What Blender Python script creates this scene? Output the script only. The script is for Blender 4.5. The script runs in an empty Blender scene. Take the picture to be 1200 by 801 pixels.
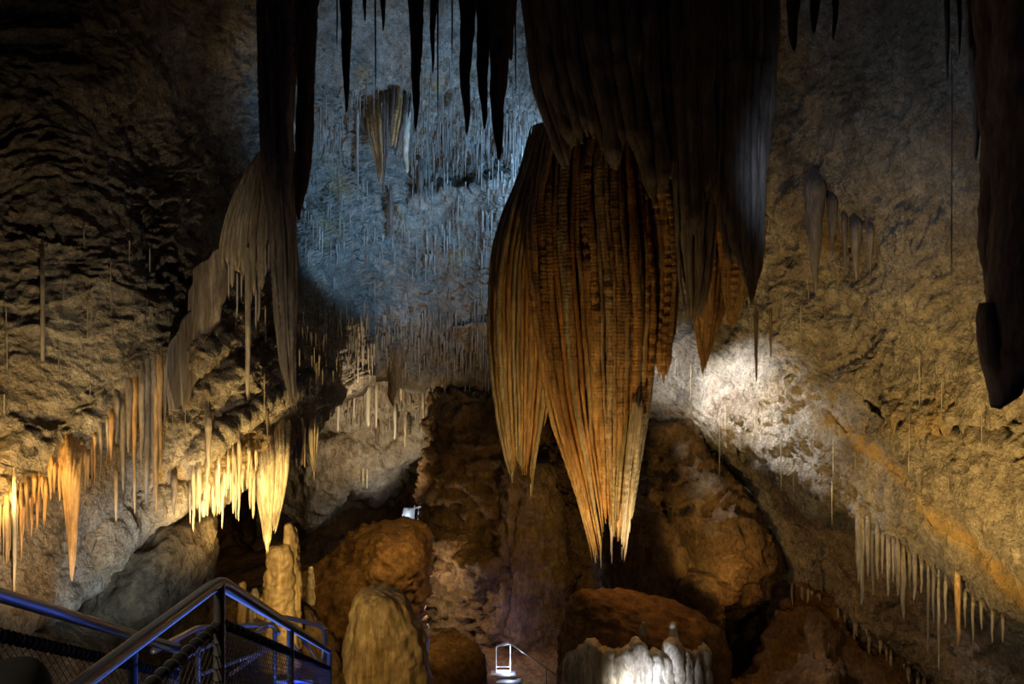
import bpy, math, random
import numpy as np
from mathutils import Vector

# ------------------------------------------------------------------ camera, world, exposure
S = bpy.context.scene
COL = S.collection
F = 700.0                      # focal length in pixels of the 1200 x 801 frame
EYE = 12.0                     # camera height above the cave floor
cam_d = bpy.data.cameras.new('camera')
cam_d.sensor_width = 36.0
cam_d.lens = F / 1200.0 * 36.0
cam_d.clip_end = 200
cam = bpy.data.objects.new('camera', cam_d)
COL.objects.link(cam)
cam.location = (0, 0, EYE)
cam.rotation_euler = (math.pi / 2, 0, 0)
S.camera = cam
w = bpy.data.worlds.new('cave_dark')
S.world = w
w.use_nodes = True
w.node_tree.nodes['Background'].inputs[0].default_value = (0.5, 0.6, 0.8, 1)
w.node_tree.nodes['Background'].inputs[1].default_value = 0.0
S.view_settings.view_transform = 'Standard'
S.view_settings.look = 'None'
S.view_settings.gamma = 1.0
S.view_settings.exposure = 0.0
S.view_settings.use_curve_mapping = False
try:
    S.cycles.max_bounces = 5
    S.cycles.diffuse_bounces = 3
    S.cycles.glossy_bounces = 2
    S.cycles.use_denoising = True
except Exception:
    pass


def at(px, py, Y):
    """a surveyed point of the cave: bearing and elevation as pixels of the photograph, distance Y in metres"""
    return np.array([(px - 600.0) / F * Y, Y, EYE - (py - 400.5) / F * Y])


# ------------------------------------------------------------------ cave lamps read off the lit rock, plus added fill spots
WARM = (1.0, 0.66, 0.22)
AMBER = (1.0, 0.50, 0.12)
CREAM = (1.0, 0.82, 0.55)
WHITE = (0.93, 0.95, 1.0)
BLUE = (0.22, 0.50, 0.95)


def spot(name, p, t, power, col, angle=90, blend=0.8, r=0.12):
    d = bpy.data.lights.new(name, 'SPOT')
    d.energy = power
    d.color = col
    d.spot_size = math.radians(angle)
    d.spot_blend = blend
    d.shadow_soft_size = r
    o = bpy.data.objects.new(name, d)
    COL.objects.link(o)
    a, b = Vector(at(*p)), Vector(at(*t))
    o.location = a
    o.rotation_euler = (b - a).to_track_quat('-Z', 'Y').to_euler()
    return o


def point(name, p, power, col, r=0.08):
    d = bpy.data.lights.new(name, 'POINT')
    d.energy = power
    d.color = col
    d.shadow_soft_size = r
    o = bpy.data.objects.new(name, d)
    COL.objects.link(o)
    o.location = at(*p)
    return o


# left overhang
spot('cave_light', (-18, 590, 6.3), (8, 530, 7.3), 130, WARM, 110)
spot('cave_light', (60, 790, 6.0), (95, 560, 8.4), 75, AMBER, 60)
spot('cave_light', (100, 880, 4.6), (70, 775, 7.0), 45, CREAM, 80)  # added fill for the rock foot behind the mesh
spot('cave_light', (150, 800, 6.6), (160, 620, 9.2), 260, (0.62, 0.82, 1.0), 60)
spot('cave_light', (235, 780, 7.2), (285, 520, 11), 470, WARM, 58)
spot('cave_light', (262, 650, 9.4), (285, 520, 11.2), 60, WARM, 100)  # added close fill to brighten the wall at the golden fringe
spot('cave_light', (120, 900, 4.5), (150, 450, 9.3), 340, CREAM, 66)
spot('cave_light', (275, 700, 8.3), (290, 455, 11.5), 480, WARM, 84, 1.0)
# far ceiling under the arch
spot('cave_light', (445, 610, 23.5), (440, 470, 28), 1050, (1.0, 0.78, 0.48), 110)
spot('cave_light', (500, 600, 27), (480, 530, 30), 200, WARM, 120)
spot('cave_light', (590, 500, 19), (480, 390, 24), 260, WARM, 90, 1.0)
spot('cave_light', (440, 480, 16.5), (405, 370, 18), 150, CREAM, 120, 1.0)  # added fill lifting the dark lower left of the dome
# blue dome
spot('cave_light', (640, 250, 17.5), (470, 190, 22), 1500, BLUE, 150, 1.0)
spot('cave_light', (640, 190, 20.6), (570, 190, 23.5), 420, BLUE, 140, 1.0)
spot('cave_light', (420, 330, 15), (430, 150, 20), 300, BLUE, 130, 1.0)
# the great curtain
spot('cave_light', (680, 840, 9.6), (690, 500, 12.3), 900, (1.0, 0.62, 0.22), 60, 1.0)
spot('cave_light', (790, 690, 11.4), (735, 560, 12.4), 190, CREAM, 70)
spot('cave_light', (560, 740, 10.8), (595, 480, 13), 110, WARM, 70)
# right wall
spot('cave_light', (757, 405, 16.0), (885, 492, 16.2), 1500, WHITE, 84, 0.9, 0.03)
spot('cave_light', (757, 405, 16.0), (795, 440, 19.5), 500, WHITE, 60, 1.0, 0.03)
spot('cave_light', (800, 520, 14.0), (850, 400, 17), 300, WARM, 110)
spot('cave_light', (1000, 760, 8.0), (1115, 500, 11.2), 1300, WARM, 88, 1.0)
spot('cave_light', (1330, 600, 7.0), (1150, 560, 11), 250, WARM, 100)
spot('cave_light', (950, 880, 8.5), (1060, 690, 13), 160, CREAM, 80)  # added fill for the dark underside below the slab
spot('cave_light', (900, 200, 9), (1060, 190, 11), 85, (0.6, 0.75, 1), 110, 1.0)
# lower chamber
point('cave_light', (505, 692, 22.4), 140, CREAM)
spot('cave_light', (468, 705, 18.5), (540, 560, 26), 520, AMBER, 90)
spot('cave_light', (690, 640, 18), (610, 640, 25), 260, WARM, 100)
spot('cave_light', (870, 690, 13.5), (810, 600, 18), 190, WARM, 80)
spot('cave_light', (600, 520, 15.5), (410, 690, 20), 600, WARM, 80)  # added fill hung in mid-air to brighten the clay mound
spot('cave_light', (395, 505, 14.5), (410, 680, 20), 480, WARM, 80)  # mid-air fill added at front left for the mound
spot('cave_light', (330, 800, 9), (440, 720, 15), 350, WARM, 60)
spot('cave_light', (300, 690, 9.5), (330, 650, 12), 330, WARM, 70)
spot('cave_light', (750, 880, 9.3), (755, 785, 11), 190, WHITE, 64)
spot('cave_light', (715, 570, 13.2), (745, 730, 11.8), 70, AMBER, 100)  # added fill from above for the dark stump top
spot('cave_light', (860, 640, 14.5), (960, 760, 16), 150, AMBER, 110)
point('cave_light', (588, 735, 21.2), 40, (0.25, 0.25, 1))
spot('cave_light', (530, 655, 22.2), (530, 630, 25), 16, WARM, 100)
rail_fill = spot('rail_fill', (600, 400, 1), (600, 420, 2), 300, CREAM, 60, 1.0)  # added fill behind the camera to brighten the rails
rail_fill.location = (-2.6, -1.2, EYE + 1.5)
rail_fill.rotation_euler = (Vector((-1.5, 2.8, EYE - 1.3)) - Vector((-2.6, -1.2, EYE + 1.5))).to_track_quat('-Z', 'Y').to_euler()

# ------------------------------------------------------------------ numpy noise
rng = np.random.RandomState(7)
PERM = rng.permutation(256).astype(np.int64)
PERM = np.concatenate([PERM, PERM, PERM])
GR = rng.normal(size=(256, 3))
GR /= np.linalg.norm(GR, axis=1)[:, None]


def perlin(P):
    shp = P.shape[:-1]
    P = P.reshape(-1, 3)
    I = np.floor(P).astype(np.int64)
    f = P - I
    u = f * f * f * (f * (f * 6 - 15) + 10)
    I &= 255
    out = np.zeros(len(P))
    for dx in (0, 1):
        wx = u[:, 0] if dx else 1 - u[:, 0]
        hx = PERM[I[:, 0] + dx]
        for dy in (0, 1):
            wy = u[:, 1] if dy else 1 - u[:, 1]
            hy = PERM[hx + ((I[:, 1] + dy) & 255)]
            for dz in (0, 1):
                wz = u[:, 2] if dz else 1 - u[:, 2]
                g = GR[PERM[hy + ((I[:, 2] + dz) & 255)] & 255]
                out += wx * wy * wz * (g[:, 0] * (f[:, 0] - dx) + g[:, 1] * (f[:, 1] - dy) + g[:, 2] * (f[:, 2] - dz))
    return (out * 1.6).reshape(shp)


def fbm(P, octv=4, gain=0.5):
    a, s, t = 1.0, 0.0, 0.0
    for k in range(octv):
        s = s + a * perlin(P * (2.03 ** k) + 17.3 * k)
        t += a
        a *= gain
    return s / t


def ridged(P, octv=3, gain=0.55):
    a, s, t = 1.0, 0.0, 0.0
    for k in range(octv):
        s = s + a * (1 - 2 * np.abs(perlin(P * (2.1 ** k) + 9.1 * k)))
        t += a
        a *= gain
    return s / t


def sstep(a, b, x):
    t = np.clip((x - a) / (b - a), 0, 1)
    return t * t * (3 - 2 * t)


def poly(pts, x):
    pts = np.array(pts, float)
    return np.interp(x, pts[:, 0], pts[:, 1])


# ------------------------------------------------------------------ materials
MATS = {}


def new_mat(name):
    m = bpy.data.materials.new(name)
    m.use_nodes = True
    nt = m.node_tree
    bs = nt.nodes['Principled BSDF']
    MATS[name] = m
    return m, nt, bs


def rock(name, cols, scale=0.7, streak=1.0, fine=9.0, bump=0.5, bdist=0.05, rough=0.75, spec=0.35,
         stain_glow=None, ringz=None, shard=None):
    """cols: dark, mid, light. streak < 1 stretches the colour pattern vertically."""
    m, nt, bs = new_mat(name)
    N, L = nt.nodes, nt.links
    geo = N.new('ShaderNodeNewGeometry')
    mp = N.new('ShaderNodeMapping')
    mp.inputs['Scale'].default_value = (1, 1, streak)
    L.new(geo.outputs['Position'], mp.inputs[0])
    n1 = N.new('ShaderNodeTexNoise')
    n1.inputs['Scale'].default_value = scale
    n1.inputs['Detail'].default_value = 6
    n1.inputs['Roughness'].default_value = 0.62
    L.new(mp.outputs[0], n1.inputs['Vector'])
    cr = N.new('ShaderNodeValToRGB')
    e = cr.color_ramp.elements
    e[0].position, e[0].color = 0.32, (*cols[0], 1)
    e[1].position, e[1].color = 0.68, (*cols[2], 1)
    k = e.new(0.5)
    k.color = (*cols[1], 1)
    L.new(n1.outputs[0], cr.inputs[0])
    n2 = N.new('ShaderNodeTexNoise')
    n2.inputs['Scale'].default_value = scale * 6.5
    n2.inputs['Detail'].default_value = 8
    n2.inputs['Roughness'].default_value = 0.68
    L.new(mp.outputs[0], n2.inputs['Vector'])
    r2 = N.new('ShaderNodeMapRange')
    r2.inputs[1].default_value, r2.inputs[2].default_value = 0.3, 0.7
    r2.inputs[3].default_value, r2.inputs[4].default_value = 0.5, 1.32
    L.new(n2.outputs[0], r2.inputs[0])
    mul = N.new('ShaderNodeMix')
    mul.data_type = 'RGBA'
    mul.blend_type = 'MULTIPLY'
    mul.inputs[0].default_value = 1.0
    L.new(cr.outputs[0], mul.inputs[6])
    L.new(r2.outputs[0], mul.inputs[7])
    out = mul.outputs[2]
    n4 = N.new('ShaderNodeTexNoise')
    n4.inputs['Scale'].default_value = fine * 1.6
    n4.inputs['Detail'].default_value = 6
    n4.inputs['Roughness'].default_value = 0.7
    L.new(mp.outputs[0], n4.inputs['Vector'])
    r4 = N.new('ShaderNodeMapRange')
    r4.inputs[1].default_value, r4.inputs[2].default_value = 0.32, 0.68
    r4.inputs[3].default_value, r4.inputs[4].default_value = 0.55, 1.35
    L.new(n4.outputs[0], r4.inputs[0])
    mu4 = N.new('ShaderNodeMix')
    mu4.data_type = 'RGBA'
    mu4.blend_type = 'MULTIPLY'
    mu4.inputs[0].default_value = 1.0
    L.new(out, mu4.inputs[6])
    L.new(r4.outputs[0], mu4.inputs[7])
    out = mu4.outputs[2]
    if stain_glow:
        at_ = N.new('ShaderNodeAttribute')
        at_.attribute_name = 'stain_glow'
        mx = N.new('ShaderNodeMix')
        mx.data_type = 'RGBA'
        mx.inputs[7].default_value = (*stain_glow, 1)
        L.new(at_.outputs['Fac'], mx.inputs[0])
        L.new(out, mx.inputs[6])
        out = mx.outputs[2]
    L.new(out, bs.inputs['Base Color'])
    bs.inputs['Roughness'].default_value = rough
    bs.inputs['Specular IOR Level'].default_value = spec
    # relief
    n3 = N.new('ShaderNodeTexNoise')
    n3.inputs['Scale'].default_value = fine
    n3.inputs['Detail'].default_value = 7
    n3.inputs['Roughness'].default_value = 0.65
    L.new(mp.outputs[0], n3.inputs['Vector'])
    h = n3.outputs[0]
    if shard:
        ms = N.new('ShaderNodeMapping')
        ms.inputs['Rotation'].default_value = shard[1]
        ms.inputs['Scale'].default_value = shard[0]
        L.new(geo.outputs['Position'], ms.inputs[0])
        vo = N.new('ShaderNodeTexVoronoi')
        vo.inputs['Scale'].default_value = 1.0
        L.new(ms.outputs[0], vo.inputs['Vector'])
        ad = N.new('ShaderNodeMath')
        ad.operation = 'MULTIPLY_ADD'
        ad.inputs[1].default_value = shard[2]
        L.new(vo.outputs['Distance'], ad.inputs[0])
        L.new(h, ad.inputs[2])
        h = ad.outputs[0]
    if ringz:
        wv = N.new('ShaderNodeTexWave')
        wv.bands_direction = 'Z'
        wv.inputs['Scale'].default_value = ringz
        wv.inputs['Distortion'].default_value = 6
        wv.inputs['Detail'].default_value = 3
        wv.inputs['Detail Scale'].default_value = 1.5
        L.new(geo.outputs['Position'], wv.inputs['Vector'])
        ad = N.new('ShaderNodeMath')
        ad.operation = 'MULTIPLY_ADD'
        ad.inputs[1].default_value = 0.22
        L.new(wv.outputs['Fac'], ad.inputs[0])
        L.new(h, ad.inputs[2])
        h = ad.outputs[0]
    b = N.new('ShaderNodeBump')
    b.inputs['Strength'].default_value = bump
    b.inputs['Distance'].default_value = bdist
    L.new(h, b.inputs['Height'])
    L.new(b.outputs[0], bs.inputs['Normal'])
    return m


rock('pale_limestone', [(0.30, 0.23, 0.16), (0.46, 0.39, 0.30), (0.62, 0.56, 0.46)], 0.55, 0.8, 13, 1.0, 0.16,
     stain_glow=(0.62, 0.36, 0.06), shard=((5.5, 5.5, 1.6), (0.2, 0.7, 0.3), 0.55))
rock('brown_rock', [(0.10, 0.055, 0.022), (0.20, 0.115, 0.05), (0.34, 0.22, 0.11)], 0.4, 0.6, 6, 1.0, 0.25, rough=0.7)
rock('tan_rock', [(0.055, 0.038, 0.02), (0.12, 0.088, 0.05), (0.24, 0.19, 0.12)], 0.8, 0.7, 10, 1.0, 0.14)
rock('clay', [(0.13, 0.065, 0.022), (0.20, 0.105, 0.038), (0.28, 0.155, 0.06)], 0.5, 1, 5, 0.5, 0.06, rough=0.85, spec=0.2)
rock('curtain_stone', [(0.24, 0.12, 0.035), (0.46, 0.27, 0.10), (0.60, 0.46, 0.26)], 1.5, 0.12, 14, 0.5, 0.03, rough=0.55,
     ringz=4.2)
rock('curtain_orange', [(0.28, 0.12, 0.025), (0.52, 0.26, 0.07), (0.62, 0.38, 0.14)], 1.5, 0.12, 14, 0.5, 0.03, rough=0.5, ringz=4.2)
rock('curtain_pale', [(0.26, 0.19, 0.09), (0.42, 0.33, 0.17), (0.58, 0.50, 0.33)], 1.5, 0.12, 14, 0.5, 0.03, rough=0.55, ringz=4.2)
rock('grey_curtain_stone', [(0.16, 0.13, 0.11), (0.26, 0.22, 0.19), (0.38, 0.34, 0.30)], 1.3, 0.12, 12, 0.5, 0.03, rough=0.6)
rock('orange_stone', [(0.52, 0.27, 0.09), (0.68, 0.42, 0.18), (0.78, 0.58, 0.34)], 2.0, 0.15, 14, 0.4, 0.02, rough=0.6)
rock('cream_stone', [(0.50, 0.40, 0.26), (0.66, 0.56, 0.40), (0.78, 0.70, 0.56)], 2.0, 0.15, 14, 0.4, 0.02, rough=0.55)
rock('grey_stone', [(0.28, 0.23, 0.18), (0.40, 0.34, 0.28), (0.52, 0.46, 0.38)], 2.0, 0.15, 14, 0.45, 0.025, rough=0.65)
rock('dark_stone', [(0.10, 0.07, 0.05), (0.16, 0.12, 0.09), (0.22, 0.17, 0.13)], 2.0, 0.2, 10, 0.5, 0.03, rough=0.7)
rock('pale_flowstone', [(0.36, 0.24, 0.11), (0.48, 0.35, 0.19), (0.58, 0.46, 0.28)], 1.2, 0.15, 6, 0.25, 0.03, rough=0.45)
rock('white_flowstone', [(0.45, 0.38, 0.30), (0.68, 0.63, 0.56), (0.85, 0.82, 0.78)], 2.2, 0.25, 14, 0.6, 0.04, rough=0.5)
m, nt, bs = new_mat('straw_calcite')
bs.inputs['Base Color'].default_value = (0.72, 0.66, 0.56, 1)
bs.inputs['Roughness'].default_value = 0.35


def plain(name, col, rough, metal=0.0, emit=None, estr=0.0, grain=30):
    m, nt, bs = new_mat(name)
    N, L = nt.nodes, nt.links
    g = N.new('ShaderNodeNewGeometry')
    n = N.new('ShaderNodeTexNoise')
    n.inputs['Scale'].default_value = grain
    L.new(g.outputs['Position'], n.inputs['Vector'])
    r = N.new('ShaderNodeMapRange')
    r.inputs[3].default_value, r.inputs[4].default_value = rough * 0.75, min(1, rough * 1.3)
    L.new(n.outputs[0], r.inputs[0])
    L.new(r.outputs[0], bs.inputs['Roughness'])
    bs.inputs['Base Color'].default_value = (*col, 1)
    bs.inputs['Metallic'].default_value = metal
    if emit:
        bs.inputs['Emission Color'].default_value = (*emit, 1)
        bs.inputs['Emission Strength'].default_value = estr
    return m


plain('steel', (0.46, 0.45, 0.44), 0.38, 0.55)
plain('dark_steel', (0.10, 0.10, 0.11), 0.5, 0.6)
plain('rope_black', (0.03, 0.028, 0.028), 0.8)
plain('wire', (0.12, 0.12, 0.12), 0.5, 0.7)
plain('tread_steel', (0.42, 0.44, 0.48), 0.5, 0.4)
plain('blue_led', (0.1, 0.15, 0.8), 0.4, 0, (0.14, 0.28, 1.0), 0.55)
plain('white_led', (0.8, 0.85, 1), 0.4, 0, (0.75, 0.85, 1.0), 6.0)
plain('lamp_glass', (1, 0.95, 0.85), 0.3, 0, (1, 0.93, 0.8), 30.0)
plain('black_fabric', (0.012, 0.012, 0.014), 0.9)


# ------------------------------------------------------------------ mesh helpers
def raw_mesh(name, V, Q, T=None, smooth=True):
    V = np.asarray(V, np.float32)
    Q = np.asarray(Q, np.int32).reshape(-1, 4)
    T = np.zeros((0, 3), np.int32) if T is None else np.asarray(T, np.int32).reshape(-1, 3)
    me = bpy.data.meshes.new(name)
    me.vertices.add(len(V))
    me.vertices.foreach_set('co', V.ravel())
    nl = Q.size + T.size
    me.loops.add(nl)
    me.loops.foreach_set('vertex_index', np.concatenate([Q.ravel(), T.ravel()]))
    me.polygons.add(len(Q) + len(T))
    st = np.concatenate([np.arange(len(Q)) * 4, Q.size + np.arange(len(T)) * 3])
    me.polygons.foreach_set('loop_start', st.astype(np.int32))
    me.polygons.foreach_set('use_smooth', np.full(len(Q) + len(T), smooth))
    me.update(calc_edges=True)
    return me


def link(name, me, mat, parent=None, loc=None):
    o = bpy.data.objects.new(name, me)
    COL.objects.link(o)
    if mat and me and not me.materials:
        me.materials.append(MATS[mat])
    if parent:
        o.parent = parent
    if loc is not None:
        o.location = [float(v) for v in loc]
    return o


def tag(o, label=None, cat=None, group=None, kind=None):
    if label: o['label'] = label
    if cat: o['category'] = cat
    if group: o['group'] = group
    if kind: o['kind'] = kind
    return o


def empty(name, loc):
    o = bpy.data.objects.new(name, None)
    COL.objects.link(o)
    o.location = [float(v) for v in loc]
    o.empty_display_size = 0.1
    return o


def grid_faces(nr, nc, wrap=False):
    idx = np.arange(nr * nc).reshape(nr, nc)
    if wrap:
        idx = np.concatenate([idx, idx[:, :1]], 1)
    a, b, c, d = idx[:-1, :-1], idx[:-1, 1:], idx[1:, 1:], idx[1:, :-1]
    return np.stack([a, d, c, b], -1).reshape(-1, 4)


def grid_normals(P, wrap=False):
    if wrap:
        E = np.concatenate([P[:, -1:], P, P[:, :1]], 1)
        du = (E[:, 2:] - E[:, :-2])
    else:
        du = np.gradient(P, axis=1)
    dv = np.gradient(P, axis=0)
    n = np.cross(dv, du)
    n /= (np.linalg.norm(n, axis=-1, keepdims=True) + 1e-9)
    return n


class MB:
    """collects tubes, boxes and grids into one mesh"""
    def __init__(s):
        s.V, s.Q, s.T, s.n = [], [], [], 0

    def add(s, V, Q, T=None):
        s.V.append(np.asarray(V, float).reshape(-1, 3))
        s.Q.append(np.asarray(Q, int).reshape(-1, 4) + s.n)
        if T is not None and len(T):
            s.T.append(np.asarray(T, int).reshape(-1, 3) + s.n)
        s.n += len(s.V[-1])

    def tube(s, pts, r, seg=8, caps=True):
        P = np.array([np.asarray(p, float) for p in pts])
        n = len(P)
        R = np.full(n, r) if np.isscalar(r) else np.asarray(r, float)
        tg = np.gradient(P, axis=0)
        tg /= np.linalg.norm(tg, axis=1)[:, None] + 1e-9
        a = np.array([0, 0, 1.0]) if abs(tg[0][2]) < 0.9 else np.array([1.0, 0, 0])
        rings = []
        u = np.cross(tg[0], a); u /= np.linalg.norm(u)
        th = np.linspace(0, 2 * np.pi, seg, endpoint=False)
        for i in range(n):
            u = u - tg[i] * u.dot(tg[i])
            u /= np.linalg.norm(u) + 1e-9
            v = np.cross(tg[i], u)
            rings.append(P[i] + R[i] * (np.cos(th)[:, None] * u + np.sin(th)[:, None] * v))
        V = np.concatenate(rings + [P[:1], P[-1:]])
        T = []
        if caps:
            for j in range(seg):
                k = (j + 1) % seg
                T.append((n * seg, k, j))
                T.append((n * seg + 1, (n - 1) * seg + j, (n - 1) * seg + k))
        s.add(V, grid_faces(n, seg, True), T)
        return s

    def box(s, c, ux, uy, uz):
        """box about c with half-axis vectors"""
        c, ux, uy, uz = [np.asarray(q, float) for q in (c, ux, uy, uz)]
        V = [c + a * ux + b * uy + d * uz for d in (-1, 1) for b in (-1, 1) for a in (-1, 1)]
        s.add(V, [(0, 2, 3, 1), (4, 5, 7, 6), (0, 1, 5, 4), (2, 6, 7, 3), (0, 4, 6, 2), (1, 3, 7, 5)])
        return s

    def mesh(s, name, loc=None, smooth=True):
        V = np.concatenate(s.V)
        if loc is not None:
            V = V - np.asarray(loc)
        return raw_mesh(name, V, np.concatenate(s.Q), np.concatenate(s.T) if s.T else None, smooth)

    def build(s, name, mat, parent=None, loc=None, smooth=True):
        return link(name, s.mesh(name, loc, smooth), mat, parent, loc)


def sub(parent, o):
    """parent a world-placed part under a thing whose Empty stands elsewhere"""
    o.parent = parent
    o.location = Vector(o.location) - parent.location
    return o


# ------------------------------------------------------------------ the cave shell
def rbf(ctrl):
    C = np.array(ctrl, float)
    X = C[:, :2] / 400.0
    y = np.log(C[:, 2])
    n = len(X)
    d = np.linalg.norm(X[:, None] - X[None], axis=-1)
    K = d ** 3 + np.eye(n) * 2e-3
    A = np.zeros((n + 3, n + 3))
    A[:n, :n] = K
    A[:n, n], A[:n, n + 1:] = 1, X
    A[n, :n], A[n + 1:, :n] = 1, X.T
    s = np.linalg.solve(A, np.concatenate([y, np.zeros(3)]))

    def f(px, py):
        q = np.stack([px, py], -1).reshape(-1, 2) / 400.0
        o = np.zeros(len(q))
        for i in range(n):
            r2 = ((q - X[i]) ** 2).sum(1)
            o += s[i] * r2 * np.sqrt(r2)
        o += s[n] + q @ s[n + 1:]
        return np.exp(np.clip(o, 1.0, 4.2)).reshape(np.shape(px))
    return f


def project(PX, PY, D):
    return np.stack([(PX - 600.0) / F * D, D, EYE - (PY - 400.5) / F * D], -1)


def axis_px(lo, hi, step, inner=(-30, 1230), outer=12.0):
    o, x = [], lo
    while x < hi:
        o.append(x)
        x += step if inner[0] <= x <= inner[1] else outer
    o.append(hi)
    return np.array(o, float)


upper = [(-450, -300, 5), (-450, 100, 5.6), (-450, 500, 5.2), (-450, 900, 4.6), (-200, 200, 7), (-200, 650, 6.2),
         (0, 730, 6.8), (0, 640, 7.0), (0, 550, 7.2), (0, 400, 7.6), (0, 200, 8.2), (0, 0, 8.6), (0, -250, 6.5),
         (100, 660, 8.5), (100, 560, 8.3), (100, 450, 8.2), (100, 300, 8.5), (100, 100, 9.2), (100, -100, 8.6),
         (200, 610, 9.9), (200, 520, 9.4), (200, 430, 9.2), (200, 330, 9.7), (200, 150, 11.5), (200, 0, 11.0), (200, -150, 9),
         (300, 540, 11.2), (300, 470, 11.0), (300, 380, 11.6), (290, 270, 13.5), (290, 150, 14.5), (300, 0, 13),
         (350, 490, 13.0), (350, 420, 13.4), (360, 330, 16), (370, 200, 18.5), (380, 60, 17),
         (420, 440, 18.5), (420, 380, 18.5), (420, 280, 20), (420, 150, 21), (420, 40, 18.5), (420, -80, 14),
         (500, 440, 24.5), (500, 370, 23.5), (500, 280, 23), (500, 150, 22), (500, 40, 19.5), (500, -80, 14.5),
         (600, 470, 26), (600, 350, 24), (600, 250, 22.5), (600, 50, 19.5), (600, -80, 14.5),
         (700, 480, 22), (700, 200, 20), (700, 0, 16), (700, -200, 11),
         (770, 480, 19.5), (780, 400, 20.5), (800, 250, 18.5), (800, 0, 14.5),
         (850, 560, 17.6), (850, 440, 17), (900, 300, 16), (900, 100, 14.2), (880, 650, 18),
         (950, 680, 16.5), (950, 550, 14.8), (1000, 400, 13.6), (1000, 200, 12.6), (1000, 0, 11.4), (1000, -200, 9),
         (1100, 800, 14.5), (1100, 660, 12.2), (1100, 500, 11.6), (1100, 300, 11), (1100, 100, 10.2),
         (1200, 880, 12.5), (1200, 720, 10.2), (1200, 500, 9.7), (1200, 200, 9.2), (1200, 0, 8.6), (1200, -250, 6.5),
         (1450, 1000, 9), (1450, 500, 7.2), (1450, 0, 6.6), (1650, 500, 6), (1650, 1200, 6), (1650, -300, 5)]
LIP = [(-450, 960), (-100, 800), (0, 742), (60, 712), (115, 672), (160, 648), (205, 618), (228, 603), (260, 580), (300, 556),
       (335, 520), (352, 492), (372, 476), (400, 455), (424, 434), (450, 430), (480, 442), (520, 436), (560, 440), (600, 462),
       (700, 480), (760, 488), (800, 514), (840, 552), (868, 595), (888, 640), (905, 668), (960, 696), (1020, 742),
       (1080, 796), (1200, 892), (1650, 1240)]
STAIN = [(940, 470), (1000, 512), (1040, 540), (1080, 580), (1120, 618), (1150, 648), (1200, 700)]
SLAB = [(930, 548), (960, 565), (1000, 588), (1050, 628), (1100, 668), (1150, 700), (1200, 730), (1650, 1000)]
f_up = rbf(upper)
cx = axis_px(-450, 1650, 2.2)
NR, NF = 430, 14
tt = np.linspace(0, 1, NR)
top = -330.0
# denser rows inside the frame
PX = np.repeat(cx[None], NR, 0)
lipy = poly(LIP, cx)
lipy = lipy + 7 * perlin(np.stack([cx / 23.0, cx * 0 + 3.3, cx * 0], -1)) + 4 * perlin(np.stack([cx / 8.0, cx * 0 + 7.3, cx * 0], -1))
t_in = np.where(tt < 0.06, tt / 0.06 * 0.6, 0.6 + (tt - 0.06) / 0.94 * 0.4)
PY = np.where(tt[:, None] < 0.06, top + (tt[:, None] / 0.06) * (-20 - top),
              -20 + (tt[:, None] - 0.06) / 0.94 * (lipy[None] + 20))
D = f_up(PX, PY)
# ledge in the dome: recessed niche above, shelf below
ly = poly([(420, 262), (480, 236), (520, 220), (560, 214), (620, 208), (760, 200)], PX)
msk = sstep(420, 520, PX) * (1 - sstep(700, 780, PX))
D += msk * 1.5 * (1 - sstep(-6, 6, PY - ly)) * sstep(-150, -20, PY - ly)
# slab edge on the right wall: the rock below is undercut
sy = poly(SLAB, PX)
ms = sstep(930, 1010, PX)
D += ms * 1.3 * sstep(-3, 12, PY - sy)
D -= ms * 0.25 * np.exp(-((PY - sy + 30) / 45.0) ** 2)
# shoulder where the white band breaks over
wy = poly([(760, 455), (800, 492), (870, 528), (915, 548), (945, 585), (1000, 640)], PX)
D += 1.5 * sstep(-4, 22, PY - wy) * sstep(740, 790, PX) * (1 - sstep(960, 1010, PX))
# open joints
for pts, wd, dp in (([(860, 330), (905, 400), (950, 468), (990, 500), (1010, 540)], 3.0, 0.35),
                    ([(1000, 455), (1040, 492), (1090, 508), (1150, 505), (1210, 498)], 2.6, 0.4),
                    ([(820, 455), (880, 495), (940, 545), (990, 590)], 3.0, 0.3),
                    ([(1040, 545), (1080, 580), (1120, 618), (1150, 648)], 3.0, 0.22)):
    jy = poly(pts, PX) + 4 * perlin(np.stack([PX / 14, PX * 0, PX * 0 + 2.2], -1))
    D += dp * np.exp(-((PY - jy) / wd) ** 2) * sstep(pts[0][0], pts[0][0] + 25, PX) * (1 - sstep(pts[-1][0] - 25, pts[-1][0], PX))
# diagonal shoulders on the left wall
for pts, wd, dp in (([(190, 470), (235, 440), (285, 405), (325, 380)], 14, 0.5), ([(215, 545), (270, 500), (330, 462), (380, 440)], 10, -0.35),
                    ([(110, 640), (170, 600), (240, 565), (300, 520)], 16, -0.3), ([(0, 520), (60, 525), (110, 490), (160, 440)], 22, -0.1)):
    jy = poly(pts, PX)
    D += dp * np.exp(-((PY - jy) / wd) ** 2) * sstep(pts[0][0] - 20, pts[0][0] + 20, PX) * (1 - sstep(pts[-1][0] - 20, pts[-1][0] + 20, PX))
P = project(PX, PY, D)
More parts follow.
